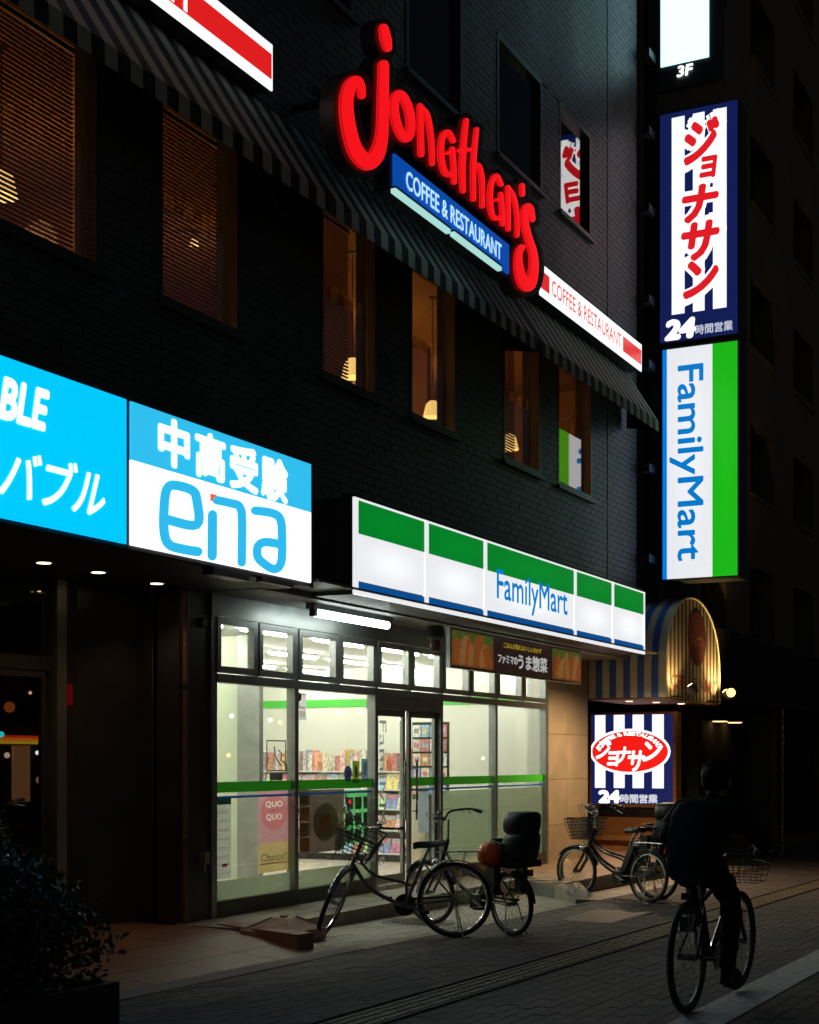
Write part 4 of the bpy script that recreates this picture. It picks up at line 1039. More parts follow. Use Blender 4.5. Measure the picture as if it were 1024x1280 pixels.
MB().box(PX+.05, PX+.4, 5.9, 6.9, 11.62, 11.94).build('lower_case', m_bkg, ts)
mp = thing('sign_mast', 'dark steel mast carrying the stacked projecting signs at the corner', 'mast', (22.2, 6.95, 4))
MB().box(22.1, 22.3, 6.87, 7.05, 4.0, 15.4).build('mast', m_boxdark, mp)
for zz in (4.6, 6, 7.6, 8.6, 10, 11.2, 12.4, 14): MB().box(21.67, 22.1, 6.9, 7.02, zz, zz+.12).build('bracket', m_boxdark, mp)

# hanging food banner
hb = thing('food_banner', 'hanging food banner with printed fried chicken and Japanese lettering under the fascia', 'banner', (16.7, 6.95, 2.8))
BY = 6.95; bx0, bx1, bz0_, bz1_ = 14.63, 18.8, 2.58, 3.03
MB().box(bx0, bx1, BY, BY+.05, bz0_, bz1_).build('banner_case', m_alu, hb)
mb_dark = mat('banner ground', (.035, .02, .018), .25, emit=(.03,.015,.012), es=.5, sample=False, spec=.6)
MB().box(bx0+.04, bx1-.02, BY-.006, BY-.001, bz0_+.02, bz1_-.02).build('printed_sheet', mb_dark, hb)
def food(x0, x1):
    mo = [mat('chicken print', (.6,.2,.05), .4, noise=.55, nscale=18, emit=(.45,.12,.025), es=.3, sample=False), mat('crust print', (.75,.4,.14), .4, noise=.5, nscale=26, emit=(.5,.22,.06), es=.3, sample=False)]
    MB().box(x0, x1, BY-.009, BY-.0065, bz0_+.03, bz1_-.03).build('food_print', mat('fried ground print', (.35,.13,.04), .4, noise=.7, nscale=25, emit=(.3,.1,.025), es=.3, sample=False), hb)
    MB().box(x0, x1, BY-.0091, BY-.0088, bz1_-.14, bz1_-.031).build('leaf_print', mat('lettuce print', (.14,.22,.04), .4, noise=.6, nscale=20, emit=(.1,.16,.02), es=.35, sample=False), hb)
    xx = x0 + .06; k = 0
    while xx < x1 - .12:
        w_ = random.uniform(.1, .3); ln = random.uniform(-.12, .2); a_ = bz0_+.04; c_ = bz1_-.05-random.uniform(0,.12)
        pts = [(xx,a_+.03),(xx+w_*.3,a_),(xx+w_*.9,a_+.02),(xx+w_,a_+.1),(min(x1-.01,xx+w_+ln*.6),(a_+c_)/2),(min(x1-.01,xx+w_*.9+ln),c_),(xx+w_*.4+ln*.8,c_+.02),(xx+ln*.6,c_-.05),(xx+ln*.3,(a_+c_)/2)]
        MB().prism(pts, lambda a, b: (a, BY-.0125-.0006*k, b), lambda a, b: (a, BY-.0092, b)).build('printed_piece', mo[k % 2], hb); xx += w_*.8; k += 1
food(onY(564,800,BY).x, onY(616,800,BY).x); food(onY(690,830,BY).x, 18.76)
mb = MB(); text_on(mb, 'ごはんが進むおいしいおかず', (onY(629,810,BY).x, 2.9, onY(676,815,BY).x, 2.965), planeY(BY-.01), offset=.015); mb.build('yellow_lettering', mat('yellow print', (.7,.6,.03), .4, emit=(.5,.4,.02), es=.5, sample=False), hb)
mb = MB(); text_on(mb, 'ファミマの', (onY(622,820,BY).x, 2.71, onY(646,830,BY).x, 2.81), planeY(BY-.01), offset=.02); text_on(mb, 'うま惣菜', (onY(647,830,BY).x, 2.67, onY(683,840,BY).x, 2.85), planeY(BY-.01), offset=.03)
mb.build('white_lettering', mat('white print', (.8,.8,.8), .4, emit=(.6,.6,.6), es=.6, sample=False), hb)
for xx in (15.4, 16.7, 18.0): MB().bar((xx, BY+.02, bz1_), (xx, BY+.02, 3.14), .03, .012).build('hanger', m_boxdark, hb)

# soffit lamp
fl = thing('soffit_lamp', 'bright fluorescent batten lamp on the soffit over the shop glass', 'lamp', (12.9, 7.35, 3.0))
p = onY(394, 763, 7.3); q = onY(484, 780, 7.3); zz = 2.99
MB().box(p.x-.08, q.x+.06, 7.26, 7.36, zz+.035, 3.079).build('lamp_body', m_alu, fl)
for dy in (-.0,): MB().tube([(p.x, 7.3+dy, zz), (q.x, 7.3+dy, zz)], .04, 12).build('lamp_tube', m_tube2, fl, smooth=True)
for xx in (p.x-.03, q.x+.03): MB().box(xx-.03, xx+.03, 7.27, 7.33, zz-.035, zz+.034).build('lamp_holder', m_boxdark, fl)
cm = thing('security_speaker', 'dark round speaker housing hanging beneath the fascia next to the banner', 'speaker', (14.95, 7.25, 2.95))
MB().lathe([(.09,.13),(.1,.1),(.1,0),(.07,-.03)], (14.98,7.3,2.95), n=20).build('housing', m_boxgrey, cm, smooth=True)
MB().lathe([(.06,0),(.055,-.13),(0,-.14)], (14.98,7.3,2.92), n=16).build('horn', mat('maroon cap', (.12,.02,.02), .4), cm, smooth=True)

# ================================================================== RESTAURANT ENTRANCE
AX, AY0, AY1, AXe = 21.3, 6.53, 7.75, 24.35
ar = thing('barrel_awning', 'barrel awning in blue and white stripes with a warm lit front bearing a red oval', 'awning', (22.8, 6.9, 2.5))
xc = (AX+AXe)/2; hw = (AXe-AX)/2; zs_, zt = 2.95, 4.13
def arc(t): # t in 0..1 along the arch from left spring to right spring
    a = math.pi * (1 - t); return (xc + hw*math.cos(a), zs_ + (zt-zs_)*math.sin(a)**.85)
mb = MB(); NS = 11
prof = [(AX, 2.5)] + [arc(k/20) for k in range(21)] + [(AXe, 2.5)]
for i in range(NS):
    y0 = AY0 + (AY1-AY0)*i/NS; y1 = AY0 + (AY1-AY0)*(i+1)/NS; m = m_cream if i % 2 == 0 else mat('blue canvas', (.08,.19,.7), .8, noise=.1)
    for k in range(len(prof)-1):
        a, b = prof[k], prof[k+1]
        mb.add([(a[0],y0,a[1]),(a[0],y1,a[1]),(b[0],y1,b[1]),(b[0],y0,b[1])], [(0,1,2,3)], m)
mb.build('barrel_canopy', None, ar)
mb = MB(); n = 30
for i in range(n):
    t0, t1 = i/n, (i+1)/n; x0 = AX + (AXe-AX)*t0; x1 = AX + (AXe-AX)*t1
    def zt_(x): 
        c = max(-1, min(1, (x-xc)/hw)); return zs_ + (zt-zs_)*math.sin(math.acos(c))**.85
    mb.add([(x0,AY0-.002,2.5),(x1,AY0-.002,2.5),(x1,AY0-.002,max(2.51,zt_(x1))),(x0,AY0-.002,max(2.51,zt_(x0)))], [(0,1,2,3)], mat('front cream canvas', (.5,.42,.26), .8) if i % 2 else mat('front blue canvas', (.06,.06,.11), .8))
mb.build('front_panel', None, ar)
mb = MB(); mb.tube([(p_[0], AY0-.004, p_[1]) for p_ in prof], .018, 6); mb.build('edge_piping', m_cream, ar)
MB().box(AX+.01, AXe-.01, AY0+.01, AY1, 2.47, 2.495).build('awning_ceiling', mat('awning lining', (.3,.18,.12), .7), ar)
ov = MB(); oc = (22.98, 3.5)
ov.prism([(oc[0]+.52*math.cos(k*math.pi/16), oc[1]+.44*math.sin(k*math.pi/16)) for k in range(32)], lambda a, b: (a, AY0-.012, b), lambda a, b: (a, AY0-.004, b)); ov.build('red_oval', mat('red canvas print', (.16,.02,.02), .7), ar)
mb = MB(); text_on(mb, 'ジョナサン', (oc[0]-.38, 3.38, oc[0]+.38, 3.56), planeY(AY0-.016), offset=.02); mb.build('oval_lettering', mat('faded pink print', (.55,.25,.2), .7), ar)
mb = MB(); text_on(mb, 'COFFEE & RESTAURANT', (AX+.3, 2.66, AXe-.25, 2.86), planeY(AY0-.008), offset=.015); mb.build('front_lettering', mat('red canvas print'), ar)
# flood lamps shining on the front
def flood(x, lab, px=None):
    t = thing('flood_lamp', lab, 'lamp', (x, 6.2, 2.7), group='flood lamps in front of the barrel awning')
    MB().tube([(x, AY0, 2.52), (x, 6.3, 2.5), (x, 6.2, 2.6)], .014, 8).build('lamp_arm', m_black, t)
    T = Matrix.Translation((x, 6.2, 2.63)) @ Matrix.Rotation(R(-38), 4, 'X')
    MB(T).lathe([(.035,-.1),(.05,-.08),(.085,.02),(.09,.05),(.085,.05)], n=20).build('lamp_housing', mat('lamp grey', (.15,.14,.12), .5), t, smooth=True)
    MB(T).lathe([(0,.07),(.05,.062),(.082,.046)], n=20).build('lamp_glass', m_spot, t)
flood(21.6, 'dark backed flood lamp at the near corner of the barrel awning front')
flood(23.6, 'glaring bare flood lamp past the far corner of the barrel awning')
MB().lathe([(0,.085),(.05,.07),(.08,.025),(.08,-.025),(.05,-.07),(0,-.085)], (23.4, 6.08, 2.64), n=20, sc=(.85,.85,.85)).build('bare_bulb', mat('bare bulb', (1,.9,.7), .4, emit=(1, .58, .15), es=3.6), bpy.data.objects['flood_lamp.001'], smooth=True)
# ceiling spots under the awning
for px, py in ((794, 873), (817, 875.5), (833, 878)):
    d = ray(px, py); t_ = (2.46 - EYE) / d[2]
for xx, yy in ((21.9, 7.3), (22.5, 7.05), (23.2, 6.85)):
    f = MB().lathe([(0,-.004),(.05,-.004),(.06,.0)], (xx, yy, 2.468), n=16).build('ceiling_spot', m_down, ar)
# illuminated oval sign box
jx = thing('entrance_sign', 'lit navy and white striped box sign with a red oval, standing by the restaurant entrance', 'sign', (23.3, 7.7, .8))
BX = 23.3; yL, yR = onX(737.5, 940, BX).y, onX(845.5, 940, BX).y; zB_, zT_ = onX(790, 1009, BX).z, onX(790, 890, BX).z
def bxp(px, py): v = onX(px, py, BX); return v.y, v.z
MB().box(BX+.012, BX+.28, yR, yL, zB_, zT_).build('case', m_wood, jx)
for nm, (a, b, c, d) in (('f1', (yR, yR+.05, zB_, zT_)), ('f2', (yL-.03, yL, zB_, zT_)), ('f3', (yR+.051, yL-.031, zB_, zB_+.05)), ('f4', (yR+.051, yL-.031, zT_-.04, zT_))):
    MB().box(BX-.02, BX+.011, a, b, c, d).build('frame_rail', m_wood, jx)
def bpanel(nm, y0, y1, z0, z1, m, d=0): return MB().box(BX-.005-d, BX+.008-d, y0, y1, z0, z1).build(nm, m, jx)
bpanel('navy_panel', yR+.051, yL-.031, zB_+.051, zT_-.041, m_navy)
for a, b in ((744, 757), (767.5, 781), (791, 805), (815.5, 830)):
    y1, _ = bxp(a, 940); y0, _ = bxp(b, 940); bpanel('white_stripe', y0, y1, bxp(780, 985)[1], zT_-.045, mat('lit white stripe'), .003)
cyy, czz = bxp(787.5, 939.5); ry = abs(bxp(737.5, 940)[0] - bxp(838, 940)[0])/2; rz_ = abs(bxp(787, 911)[1]-bxp(787, 968)[1])/2
for sc, dd, mm, nm in ((1, .008, m_pure, 'white_oval'), (.94, .011, mat('lit red oval', (.8,.01,.01), .3, emit=(.85,.012,.008), es=1), 'red_oval')):
    k_ = 1 if sc == 1 else None
    a_, b_ = (ry, rz_) if sc == 1 else (ry-.04, rz_-.04)
    MB().prism([(cyy+a_*math.cos(k*math.pi/24), czz+b_*math.sin(k*math.pi/24)) for k in range(48)], lambda a, b: (BX-dd-.004, a, b), lambda a, b: (BX-dd, a, b)).build(nm, mm, jx)
# curved lettering along the oval
vs, fs = text_geo('COFFEE & RESTAURANT', .012)
x0 = min(v[0] for v in vs); x1 = max(v[0] for v in vs); y0 = min(v[1] for v in vs); y1 = max(v[1] for v in vs)
out = []
for x, y in vs:
    t = (x-x0)/(x1-x0); a = math.pi*(.96 - .92*t); a = math.pi*(.93 - .86*t); rr = .69 + .15*(y-y0)/(y1-y0)
    out.append((BX-.018, cyy - ry*rr*math.cos(a), czz + rz_*(rr+.02)*math.sin(a)))
mb = MB(); mb.add(out, fs); [mb.add([(p[0]-.0003, p[1]+dy, p[2]+dz) for p in out], fs) for dy, dz in ((.003,0),(-.003,0))]; mb.build('arched_lettering', m_purel, jx)
mb = MB()
for ch, (a, b, c, d) in zip('ジョナサン', ((746,926,764,948),(760,940,774,957),(772,934,789,953),(786,939,806,964),(804,928,827,951))):
    text_on(mb, ch, (bxp(a,940)[0], bxp(787,d)[1], bxp(c,940)[0], bxp(787,b)[1]), lambda q, r_: Vector((BX-.018, q, r_)), offset=.035, shear=.15)
mb.build('script_lettering', m_purel, jx)
mb = MB(); f = lambda q, r_: Vector((BX-.01, q, r_)); text_on(mb, '24', (bxp(750,1)[0], bxp(787,1003)[1], bxp(774,1)[0], bxp(787,989)[1]), f, offset=.07)
mb.build('number', m_purel, jx)
mb = MB(); text_on(mb, '時間営業', (bxp(776,1)[0], bxp(787,1003.5)[1], bxp(822,1)[0], bxp(787,993)[1]), f, offset=.04); mb.build('small_characters', mat('lit grey white lettering'), jx)
# timber base and bench below the sign
tb = thing('timber_base', 'orange timber base with a ledge under the lit oval sign', 'base', (23.3, 7.5, 0))
yb0, yb1 = onX(838, 1030, 23.2).y, onX(739, 1030, 23.2).y
MB().box(23.2, 23.6, yb0, yb1, -.2, onX(790, 1022, 23.2).z).build('base_panel', m_wood, tb); MB().box(22.75, 23.199, yb0+.15, yb1, .24, .3).build('ledge', m_wood, tb); MB().box(22.85, 23.198, yb0+.2, yb1, -.2, .239).build('ledge_support', m_wood, tb)
MB().box(23.32, 23.5, yb0+.03, yb1-.03, onX(790, 1022, 23.2).z+.001, zB_-.001).build('dark_gap', m_black, tb)
# added warm lamp with no fitting, hung before the entrance to brighten the floor
l = bpy.data.lights.new('added_warm_fill', 'SPOT'); l.energy = 340; l.color = (1, .67, .38); l.spot_size = R(155); l.spot_blend = .8; l.shadow_soft_size = .06
o = bpy.data.objects.new('added_warm_fill', l); COL.objects.link(o); o.location = (19.9, 6.35, 2.95)
for xx in (21.6, 24.0):
    l = bpy.data.lights.new('flood_light', 'SPOT'); l.energy = 90; l.color = (1, .6, .2); l.spot_size = R(120); l.spot_blend = .6; l.shadow_soft_size = .04
    o = bpy.data.objects.new('flood_light', l); COL.objects.link(o); o.location = (xx, 6.27, 2.6)
    o.rotation_euler = Vector((0, .3, .8)).to_track_quat('-Z', 'Y').to_euler()
# entrance hall walls behind
eh = MB(); eh.box(24.4, 24.6, 6.9, 12, -.4, 4.2); eh.box(21.67, 24.6, 9.9, 10.1, -.4, 3.0); eh.box(21.67, 24.6, 7.76, 10.1, 2.6, 2.7)
eh.build('entrance_hall', m_bkgd, bld)
MB().box(21.67, 24.6, 8.6, 8.9, 2.7, 16).build('recessed_wall', m_bkgd, bld)

# ================================================================== NEIGHBOUR BUILDING
nb = thing('neighbour_building', 'tall dim beige building beyond the corner with rows of recessed dark windows', 'building', (32, 7, 0))
NY = 7.0
cols = [(24.9, 26.6)] + [(28.4 + 3.85*i, 30.45 + 3.85*i) for i in range(8)]
rws = [(3.95 + 2.85*j, 5.35 + 2.85*j) for j in range(7)]
xs = sorted({24.62, 62} | {v for c in cols for v in c}); zs = sorted({3.95, 26} | {v for r_ in rws for v in r_})
mb = MB()
for i in range(len(xs)-1):
    for j in range(len(zs)-1):
        cx, cz = (xs[i]+xs[i+1])/2, (zs[j]+zs[j+1])/2
        if any(c[0] < cx < c[1] for c in cols) and any(r_[0] < cz < r_[1] for r_ in rws): continue
        mb.box(xs[i], xs[i+1], NY, NY+.6, zs[j], zs[j+1])
mb.box(24.62, 62, NY+1.0, 14, 2.9, 26)
mb.build('facade', m_bkg, nb)
for c in cols:
    for r_ in rws:
        if not inview(c[0], NY, (r_[0]+r_[1])/2, 60): continue
        mid = (c[0]+c[1])/2
        f = MB().box(c[0], c[0]+.06, NY+.4, NY+.46, *r_).box(c[1]-.06, c[1], NY+.4, NY+.46, *r_).box(mid-.03, mid+.03, NY+.4, NY+.46, r_[0], r_[1]).box(c[0]+.06, mid-.03, NY+.4, NY+.46, r_[1]-.06, r_[1]).box(mid+.03, c[1]-.06, NY+.4, NY+.46, r_[1]-.06, r_[1]).build('window', m_boxdark, nb)
        MB().box(c[0]+.06, c[1]-.06, NY+.47, NY+.48, *r_).build('pane', mat('dark pane', (.01,.01,.012), .15), f)
        MB().box(c[0]-.05, c[1]+.05, NY-.05, NY-.002, r_[0]-.09, r_[0]-.01).build('window_sill', m_bkg, f)
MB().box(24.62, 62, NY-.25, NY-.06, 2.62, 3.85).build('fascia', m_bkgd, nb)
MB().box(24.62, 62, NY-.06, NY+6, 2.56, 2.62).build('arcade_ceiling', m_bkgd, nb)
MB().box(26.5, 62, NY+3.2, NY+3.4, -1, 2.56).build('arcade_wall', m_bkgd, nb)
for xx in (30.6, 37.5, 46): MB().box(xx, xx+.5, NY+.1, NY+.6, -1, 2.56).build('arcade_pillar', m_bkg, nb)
for px, py in ((918.5, 903), (900, 901.5)):
    d = ray(px, py); t_ = (2.555 - EYE) / d[2]; p = Vector((t_*d[0]*.9, t_*d[1]*.9, 0))
    f = MB().lathe([(0,-.02),(.17,-.02),(.2,0)], (t_*d[0], t_*d[1], 2.556), n=16).build('arcade_downlight', mat('arcade lamp', (.9,.8,.5), .4, emit=(1,.6,.22), es=3), nb)
MB().tube([(27.6, 6.2, gz(27)), (27.6, 6.2, 2.5)], .025, 10).build('post', m_steel, None, smooth=True)
tag(bpy.data.objects['post'], 'thin steel post standing at the kerb before the dark arcade', 'post')
bpy.data.objects['post'].name = 'steel_post'
# dark shrub at the arcade
def foliage(center, rad, n, leaf, seed=1):
    rnd = random.Random(seed); vs = []; fs = []
    for i in range(n):
        th = rnd.uniform(0, 2*math.pi); cz = rnd.uniform(-1, 1); s_ = math.sqrt(1-cz*cz)
        rr = rnd.random()**.35 * (1 + .22*math.sin(3*th+seed) * math.cos(2*cz+1) + .12*math.sin(7*th) * s_)
        p = Vector((center[0]+rad[0]*rr*s_*math.cos(th), center[1]+rad[1]*rr*s_*math.sin(th), center[2]+rad[2]*rr*cz))
        d = Vector((rnd.uniform(-1,1), rnd.uniform(-1,1), rnd.uniform(-.6,1))).normalized(); e = d.orthogonal().normalized()
        e = (Matrix.Rotation(rnd.uniform(0, 6.28), 3, d) @ e); L_ = leaf*rnd.uniform(.6, 1.3)
        b = len(vs); vs += [p, p + d*L_*.5 + e*L_*.25, p + d*L_, p + d*L_*.5 - e*L_*.25 + d.cross(e)*L_*.08]; fs.append((b, b+1, b+2, b+3))
    return vs, fs
def shrub(name, label, base, center, rad, n, leaf, seed, stems=6):
    t = thing(name, label, 'shrub', base)
    vs, fs = foliage(center, rad, n, leaf, seed); MB().add(vs, fs).build('crown', m_leaf, t)
    mb = MB(); rnd = random.Random(seed)
    for k in range(stems):
        e = Vector((center[0]+rnd.uniform(-.7,.7)*rad[0], center[1]+rnd.uniform(-.7,.7)*rad[1], center[2]+rnd.uniform(-.2,.7)*rad[2])); b = Vector(base)
        mb.tube([b, (b+e)/2 + Vector((0,0,.1)), e], [.014,.009,.003], 5)
    mb.build('stems', mat('bark', (.06,.045,.03), .8), t)
    return t
# planter in the corner
pc = Vector((5.55, 5.0, gz(5.9)))
pt = thing('planter_box', 'dark rectangular planter box holding the bush beside the entrance terrace', 'planter', (5.6, 5.2, gz(5.6)))
MB().box(4.7, 6.28, 4.95, 5.0, 0, .36).box(4.7, 6.28, 5.55, 5.6, 0, .36).box(4.7, 4.75, 5.0, 5.55, 0, .36).box(6.23, 6.28, 5.0, 5.55, 0, .36).build('planter_wall', m_planter, pt)
MB().box(4.75, 6.23, 5.0, 5.55, .04, .31).build('soil', m_soil, pt)
shrub('dark_bush', 'dense dark leafy bush growing in the planter in the lower corner', (5.6, 5.27, .3), (5.63, 5.27, .66), (.72, .38, .42), 9000, .05, 3, 14)
shrub('small_tree', 'faint dark shrub under the arcade beyond the lit oval sign', (27.0, 8.3, gz(27)), (27.0, 8.3, 1.7), (.9, .7, .8), 2500, .1, 5, 8)

# ================================================================== SMALL STREET ITEMS
# wedge kerb ramp and faceted base block
kr = thing('kerb_ramp', 'brown wedge kerb ramp lying on the terrace edge in front of the dark pillar', 'ramp', (10.4, 6.6, 0))
A0, A1 = Vector((10.75, 7.35, 0)), Vector((10.12, 6.22, 0)); g0 = gz(10.4)
mb = MB()
mb.add([(10.75,7.4,.10),(10.12,6.18,g0+.14),(10.3,6.13,g0+.14),(10.95,7.3,.10),(10.75,7.4,g0),(10.12,6.18,g0),(10.3,6.13,g0),(10.95,7.3,g0)],
       [(0,1,2,3),(7,6,5,4),(0,4,5,1),(1,5,6,2),(2,6,7,3),(3,7,4,0)])
mb.build('ramp_body', mat('worn brown rubber', (.26,.17,.12), .7, noise=.25, nscale=12, bump=.3), kr)
cb = thing('ballast_block', 'low faceted pinkish concrete base block beside the wedge ramp', 'base block', (10.75, 6.6, 0))
c0 = Vector((10.72, 6.68, g0)); mb = MB()
def sq(h_, s, tw=0): return [(c0.x + s*math.cos(R(45+90*k+tw))*1.15, c0.y + s*math.sin(R(45+90*k+tw)), g0+h_) for k in range(4)]
V_ = sq(.0, .36) + sq(.1, .36) + sq(.2, .1)
fs = [(0,1,5,4),(1,2,6,5),(2,3,7,6),(3,0,4,7),(4,5,9,8),(5,6,10,9),(6,7,11,10),(7,4,8,11),(8,9,10,11)]
mb.add(V_, fs); mb.build('block', mat('pinkish concrete', (.42,.3,.24), .75, noise=.25, nscale=10, bump=.3), cb)
mb = MB()
for k in range(4):
    a, b = Vector(V_[4+k]), Vector(V_[8+k]); mb.tube([a + Vector((0,0,.004)), b + Vector((0,0,.004))], .008, 5)
mb.build('ridges', mat('pale ridge', (.5,.45,.38), .7), cb)
MB().tube([(c0.x,c0.y,g0+.19),(c0.x,c0.y,g0+.215)], .035, 14).build('socket', m_concrete, cb)

# ================================================================== BICYCLES
def bicycle(name, label, loc, rz, wb=1.1, rf=.335, rr=.335, steer=0, style='city', col=(.05,.05,.055), lean=0, basket=True, rear_rack=True, group='parked bicycles', child=False, bar_h=1.0, sad_h=.82, rearbasket=False):
    t = thing(name, label, 'bicycle', loc, rz, group)
    if lean: t.rotation_euler = (lean, 0, rz)
    paint = mat('bike paint %s' % (col,), col, .3, metal=.3, coat=.4, noise=.1)
    ht, hb_ = Vector((wb-.27, 0, rf+.5)), Vector((wb-.17, 0, rf+.27)); fa = Vector((wb, 0, rf))
    bb = Vector((.44, 0, .29)); ra = Vector((0, 0, rr)); stop = Vector((.27, 0, sad_h-.12)); ax = (ht-hb_).normalized()
    S = Matrix.Translation(hb_) @ Matrix.Rotation(steer, 4, ax) @ Matrix.Translation(-hb_)
    Bd = lambda mb, nm, m, par=t, sm=True: mb.build(nm, m, par, smooth=sm, local=True)
    # frame
    mb = MB()
    mb.tube([hb_ + ax*-.01, ht + ax*.02], .02, 10)
    if style == 'mtb':
        mb.tube([ht-ax*.04, stop+Vector((.0,0,-.02))], .017, 8); mb.tube([hb_+ax*.03, bb], .02, 8)
    else:
        mb.tube(catmull([hb_+ax*.06, Vector(((hb_.x+bb.x)/2+.08, 0, bb.z+.16)), Vector((bb.x+.1, 0, bb.z+.03)), bb]), .019, 8)
        mb.tube(catmull([hb_+ax*.15, Vector(((hb_.x+bb.x)/2+.05, 0, bb.z+.28)), Vector((bb.x+.02, 0, bb.z+.2)), Vector((.385, 0, bb.z+.17))]), .014, 8)
    mb.tube([bb, stop], .017, 8)
    for sy in (-1, 1):
        mb.tube([bb+Vector((0,.03*sy,0)), ra+Vector((0,.06*sy,0))], .009, 6); mb.tube([stop+Vector((0,.02*sy,-.05)), ra+Vector((0,.06*sy,0))], .008, 6)
    mb.tube([bb+Vector((0,-.04,0)), bb+Vector((0,.04,0))], .028, 10)
    if style == 'ebike': mb.box(bb.x-.07, bb.x+.09, -.045, .045, bb.z-.08, bb.z+.05)
    Bd(mb, 'frame', paint)
    if style == 'ebike':
        Bd(MB().bar((stop.x-.05,0,stop.z-.04),(bb.x-.07,0,bb.z+.06),.07,.09,up=(0,1,0)), 'battery', m_black, t, False)
    def wheel(nm, c, r, Tm):
        ty = MB(Tm); pts = [(c.x + (r-.02)*math.cos(a), 0, c.z + (r-.02)*math.sin(a)) for a in [2*math.pi*k/40 for k in range(40)]]
        ty.tube(pts, .021, 8, closed=True, up=(0,1,0)); w_ = Bd(ty, nm, m_rubber)
        ri = MB(Tm); pts = [(c.x + (r-.042)*math.cos(a), 0, c.z + (r-.042)*math.sin(a)) for a in [2*math.pi*k/40 for k in range(40)]]
        ri.tube(pts, .012, 6, closed=True, up=(0,1,0)); Bd(ri, 'rim', m_chrome if style != 'mtb' else m_boxdark, w_)
        sp = MB(Tm)
        for k in range(32):
            a = 2*math.pi*k/32; a2 = a + (.35 if k % 4 < 2 else -.35); sd = .03 if k % 2 else -.03
            sp.tube([(c.x+.025*math.cos(a2), sd, c.z+.025*math.sin(a2)), (c.x+(r-.045)*math.cos(a), 0, c.z+(r-.045)*math.sin(a))], .0014, 3, caps=False)
        Bd(sp, 'spokes', m_steel, w_)
        Bd(MB(Tm).tube([(c.x,-.06,c.z),(c.x,.06,c.z)], .02, 10), 'hub', m_steel, w_)
        return w_
    wheel('rear_wheel', ra, rr, None); wheel('front_wheel', fa, rf, S)
    # fork, stem, bars
    mb = MB(S)
    for sy in (-1, 1): mb.tube(catmull([hb_+Vector((.0,.05*sy,-.0)), (hb_+fa)/2+Vector((-.01,.055*sy,.0)), fa+Vector((0,.055*sy,0))]), [.014]*12+[.009], 8)
    mb.tube([hb_+Vector((0,-.05,0)), hb_+Vector((0,.05,0))], .014, 8)
    Bd(mb, 'fork', paint if style != 'city' else m_chrome)
    st0 = ht + ax*.02; st1 = Vector((ht.x-.03, 0, bar_h))
    Bd(MB(S).tube([st0, st1, st1+Vector((.05,0,.01))], .013, 8), 'stem', m_chrome)
    hbm = MB(S); c_ = st1 + Vector((.05,0,.01))
    if style == 'mtb': pts = [c_+Vector((-.05,-.3,.02)), c_+Vector((-.02,-.15,.01)), c_, c_+Vector((-.02,.15,.01)), c_+Vector((-.05,.3,.02))]; 
    else: pts = [c_+Vector((-.24,-.27,.03)), c_+Vector((-.1,-.25,.06)), c_+Vector((.02,-.12,.05)), c_, c_+Vector((.02,.12,.05)), c_+Vector((-.1,.25,.06)), c_+Vector((-.24,.27,.03))]
    cr = catmull(pts, 5); hbm.tube(cr, .011, 8); h_ = Bd(hbm, 'handlebar', m_chrome if style == 'city' else m_black)
    for e0, e1 in ((cr[0], cr[3]), (cr[-1], cr[-4])):
        Bd(MB(S).tube([e0, e1], .017, 8), 'grip', m_black, h_)
        d = (e1-e0).normalized(); q0 = e1 + d*.05
        Bd(MB(S).tube([q0, q0+Vector((.03,0,-.03)), e1+Vector((.035,0,-.045))-d*.03, e0+Vector((.03,0,-.06))], .005, 5), 'brake_lever', m_chrome, h_)
    # cables
    mb = MB(S)
    for sy in (-1, 1): mb.tube(catmull([c_+Vector((-.08,.22*sy,.04)), c_+Vector((.12,.12*sy,.06)), c_+Vector((.1,.03*sy,-.15)), hb_+Vector((.05,.02*sy,.05))]), .003, 4)
    Bd(mb, 'brake_cable', m_black)
    Bd(MB(S).lathe([(.0,.03),(.02,.028),(.026,.01),(.026,0)], tuple(c_+Vector((-.03,.1,.05))), n=12), 'bell', m_chrome)
    # saddle
    s0 = Vector((.22, 0, sad_h)); mb = MB()
    prof = [(.15,.02,.0),(.1,.028,.012),(.03,.045,.012),(-.05,.095,.018),(-.11,.1,.03),(-.13,.07,.02)]
    vs = []; 
    for dx_, hw_, dz_ in prof: vs += [(s0.x+dx_,-hw_,s0.z+dz_-.012),(s0.x+dx_,-hw_*.6,s0.z+dz_+.02),(s0.x+dx_,hw_*.6,s0.z+dz_+.02),(s0.x+dx_,hw_,s0.z+dz_-.012),(s0.x+dx_,0,s0.z+dz_-.04)]
    fs = [(i*5+j, i*5+(j+1)%5, (i+1)*5+(j+1)%5, (i+1)*5+j) for i in range(5) for j in range(5)] + [tuple(range(5))[::-1], tuple(25+j for j in range(5))]
    mb.add(vs, fs); Bd(mb, 'saddle', m_black)
    Bd(MB().tube([stop-Vector((-.03,0,.05)), s0+Vector((0,0,-.02))], .013, 8), 'seat_post', m_chrome)
    # fenders
    def fender(nm, c, r, a0, a1, Tm, m):
        vs = []; fs = []; n_ = 18
        for i in range(n_+1):
            a = a0+(a1-a0)*i/n_
            for off, rr_ in ((-.028, r+.008),(-.018, r+.02),(.018, r+.02),(.028, r+.008)): vs.append((c.x+rr_*math.cos(a), off, c.z+rr_*math.sin(a)))
        for i in range(n_):
            for j in range(3): fs.append((i*4+j, i*4+j+1, (i+1)*4+j+1, (i+1)*4+j))
        Bd(MB(Tm).add(vs, fs), nm, m)
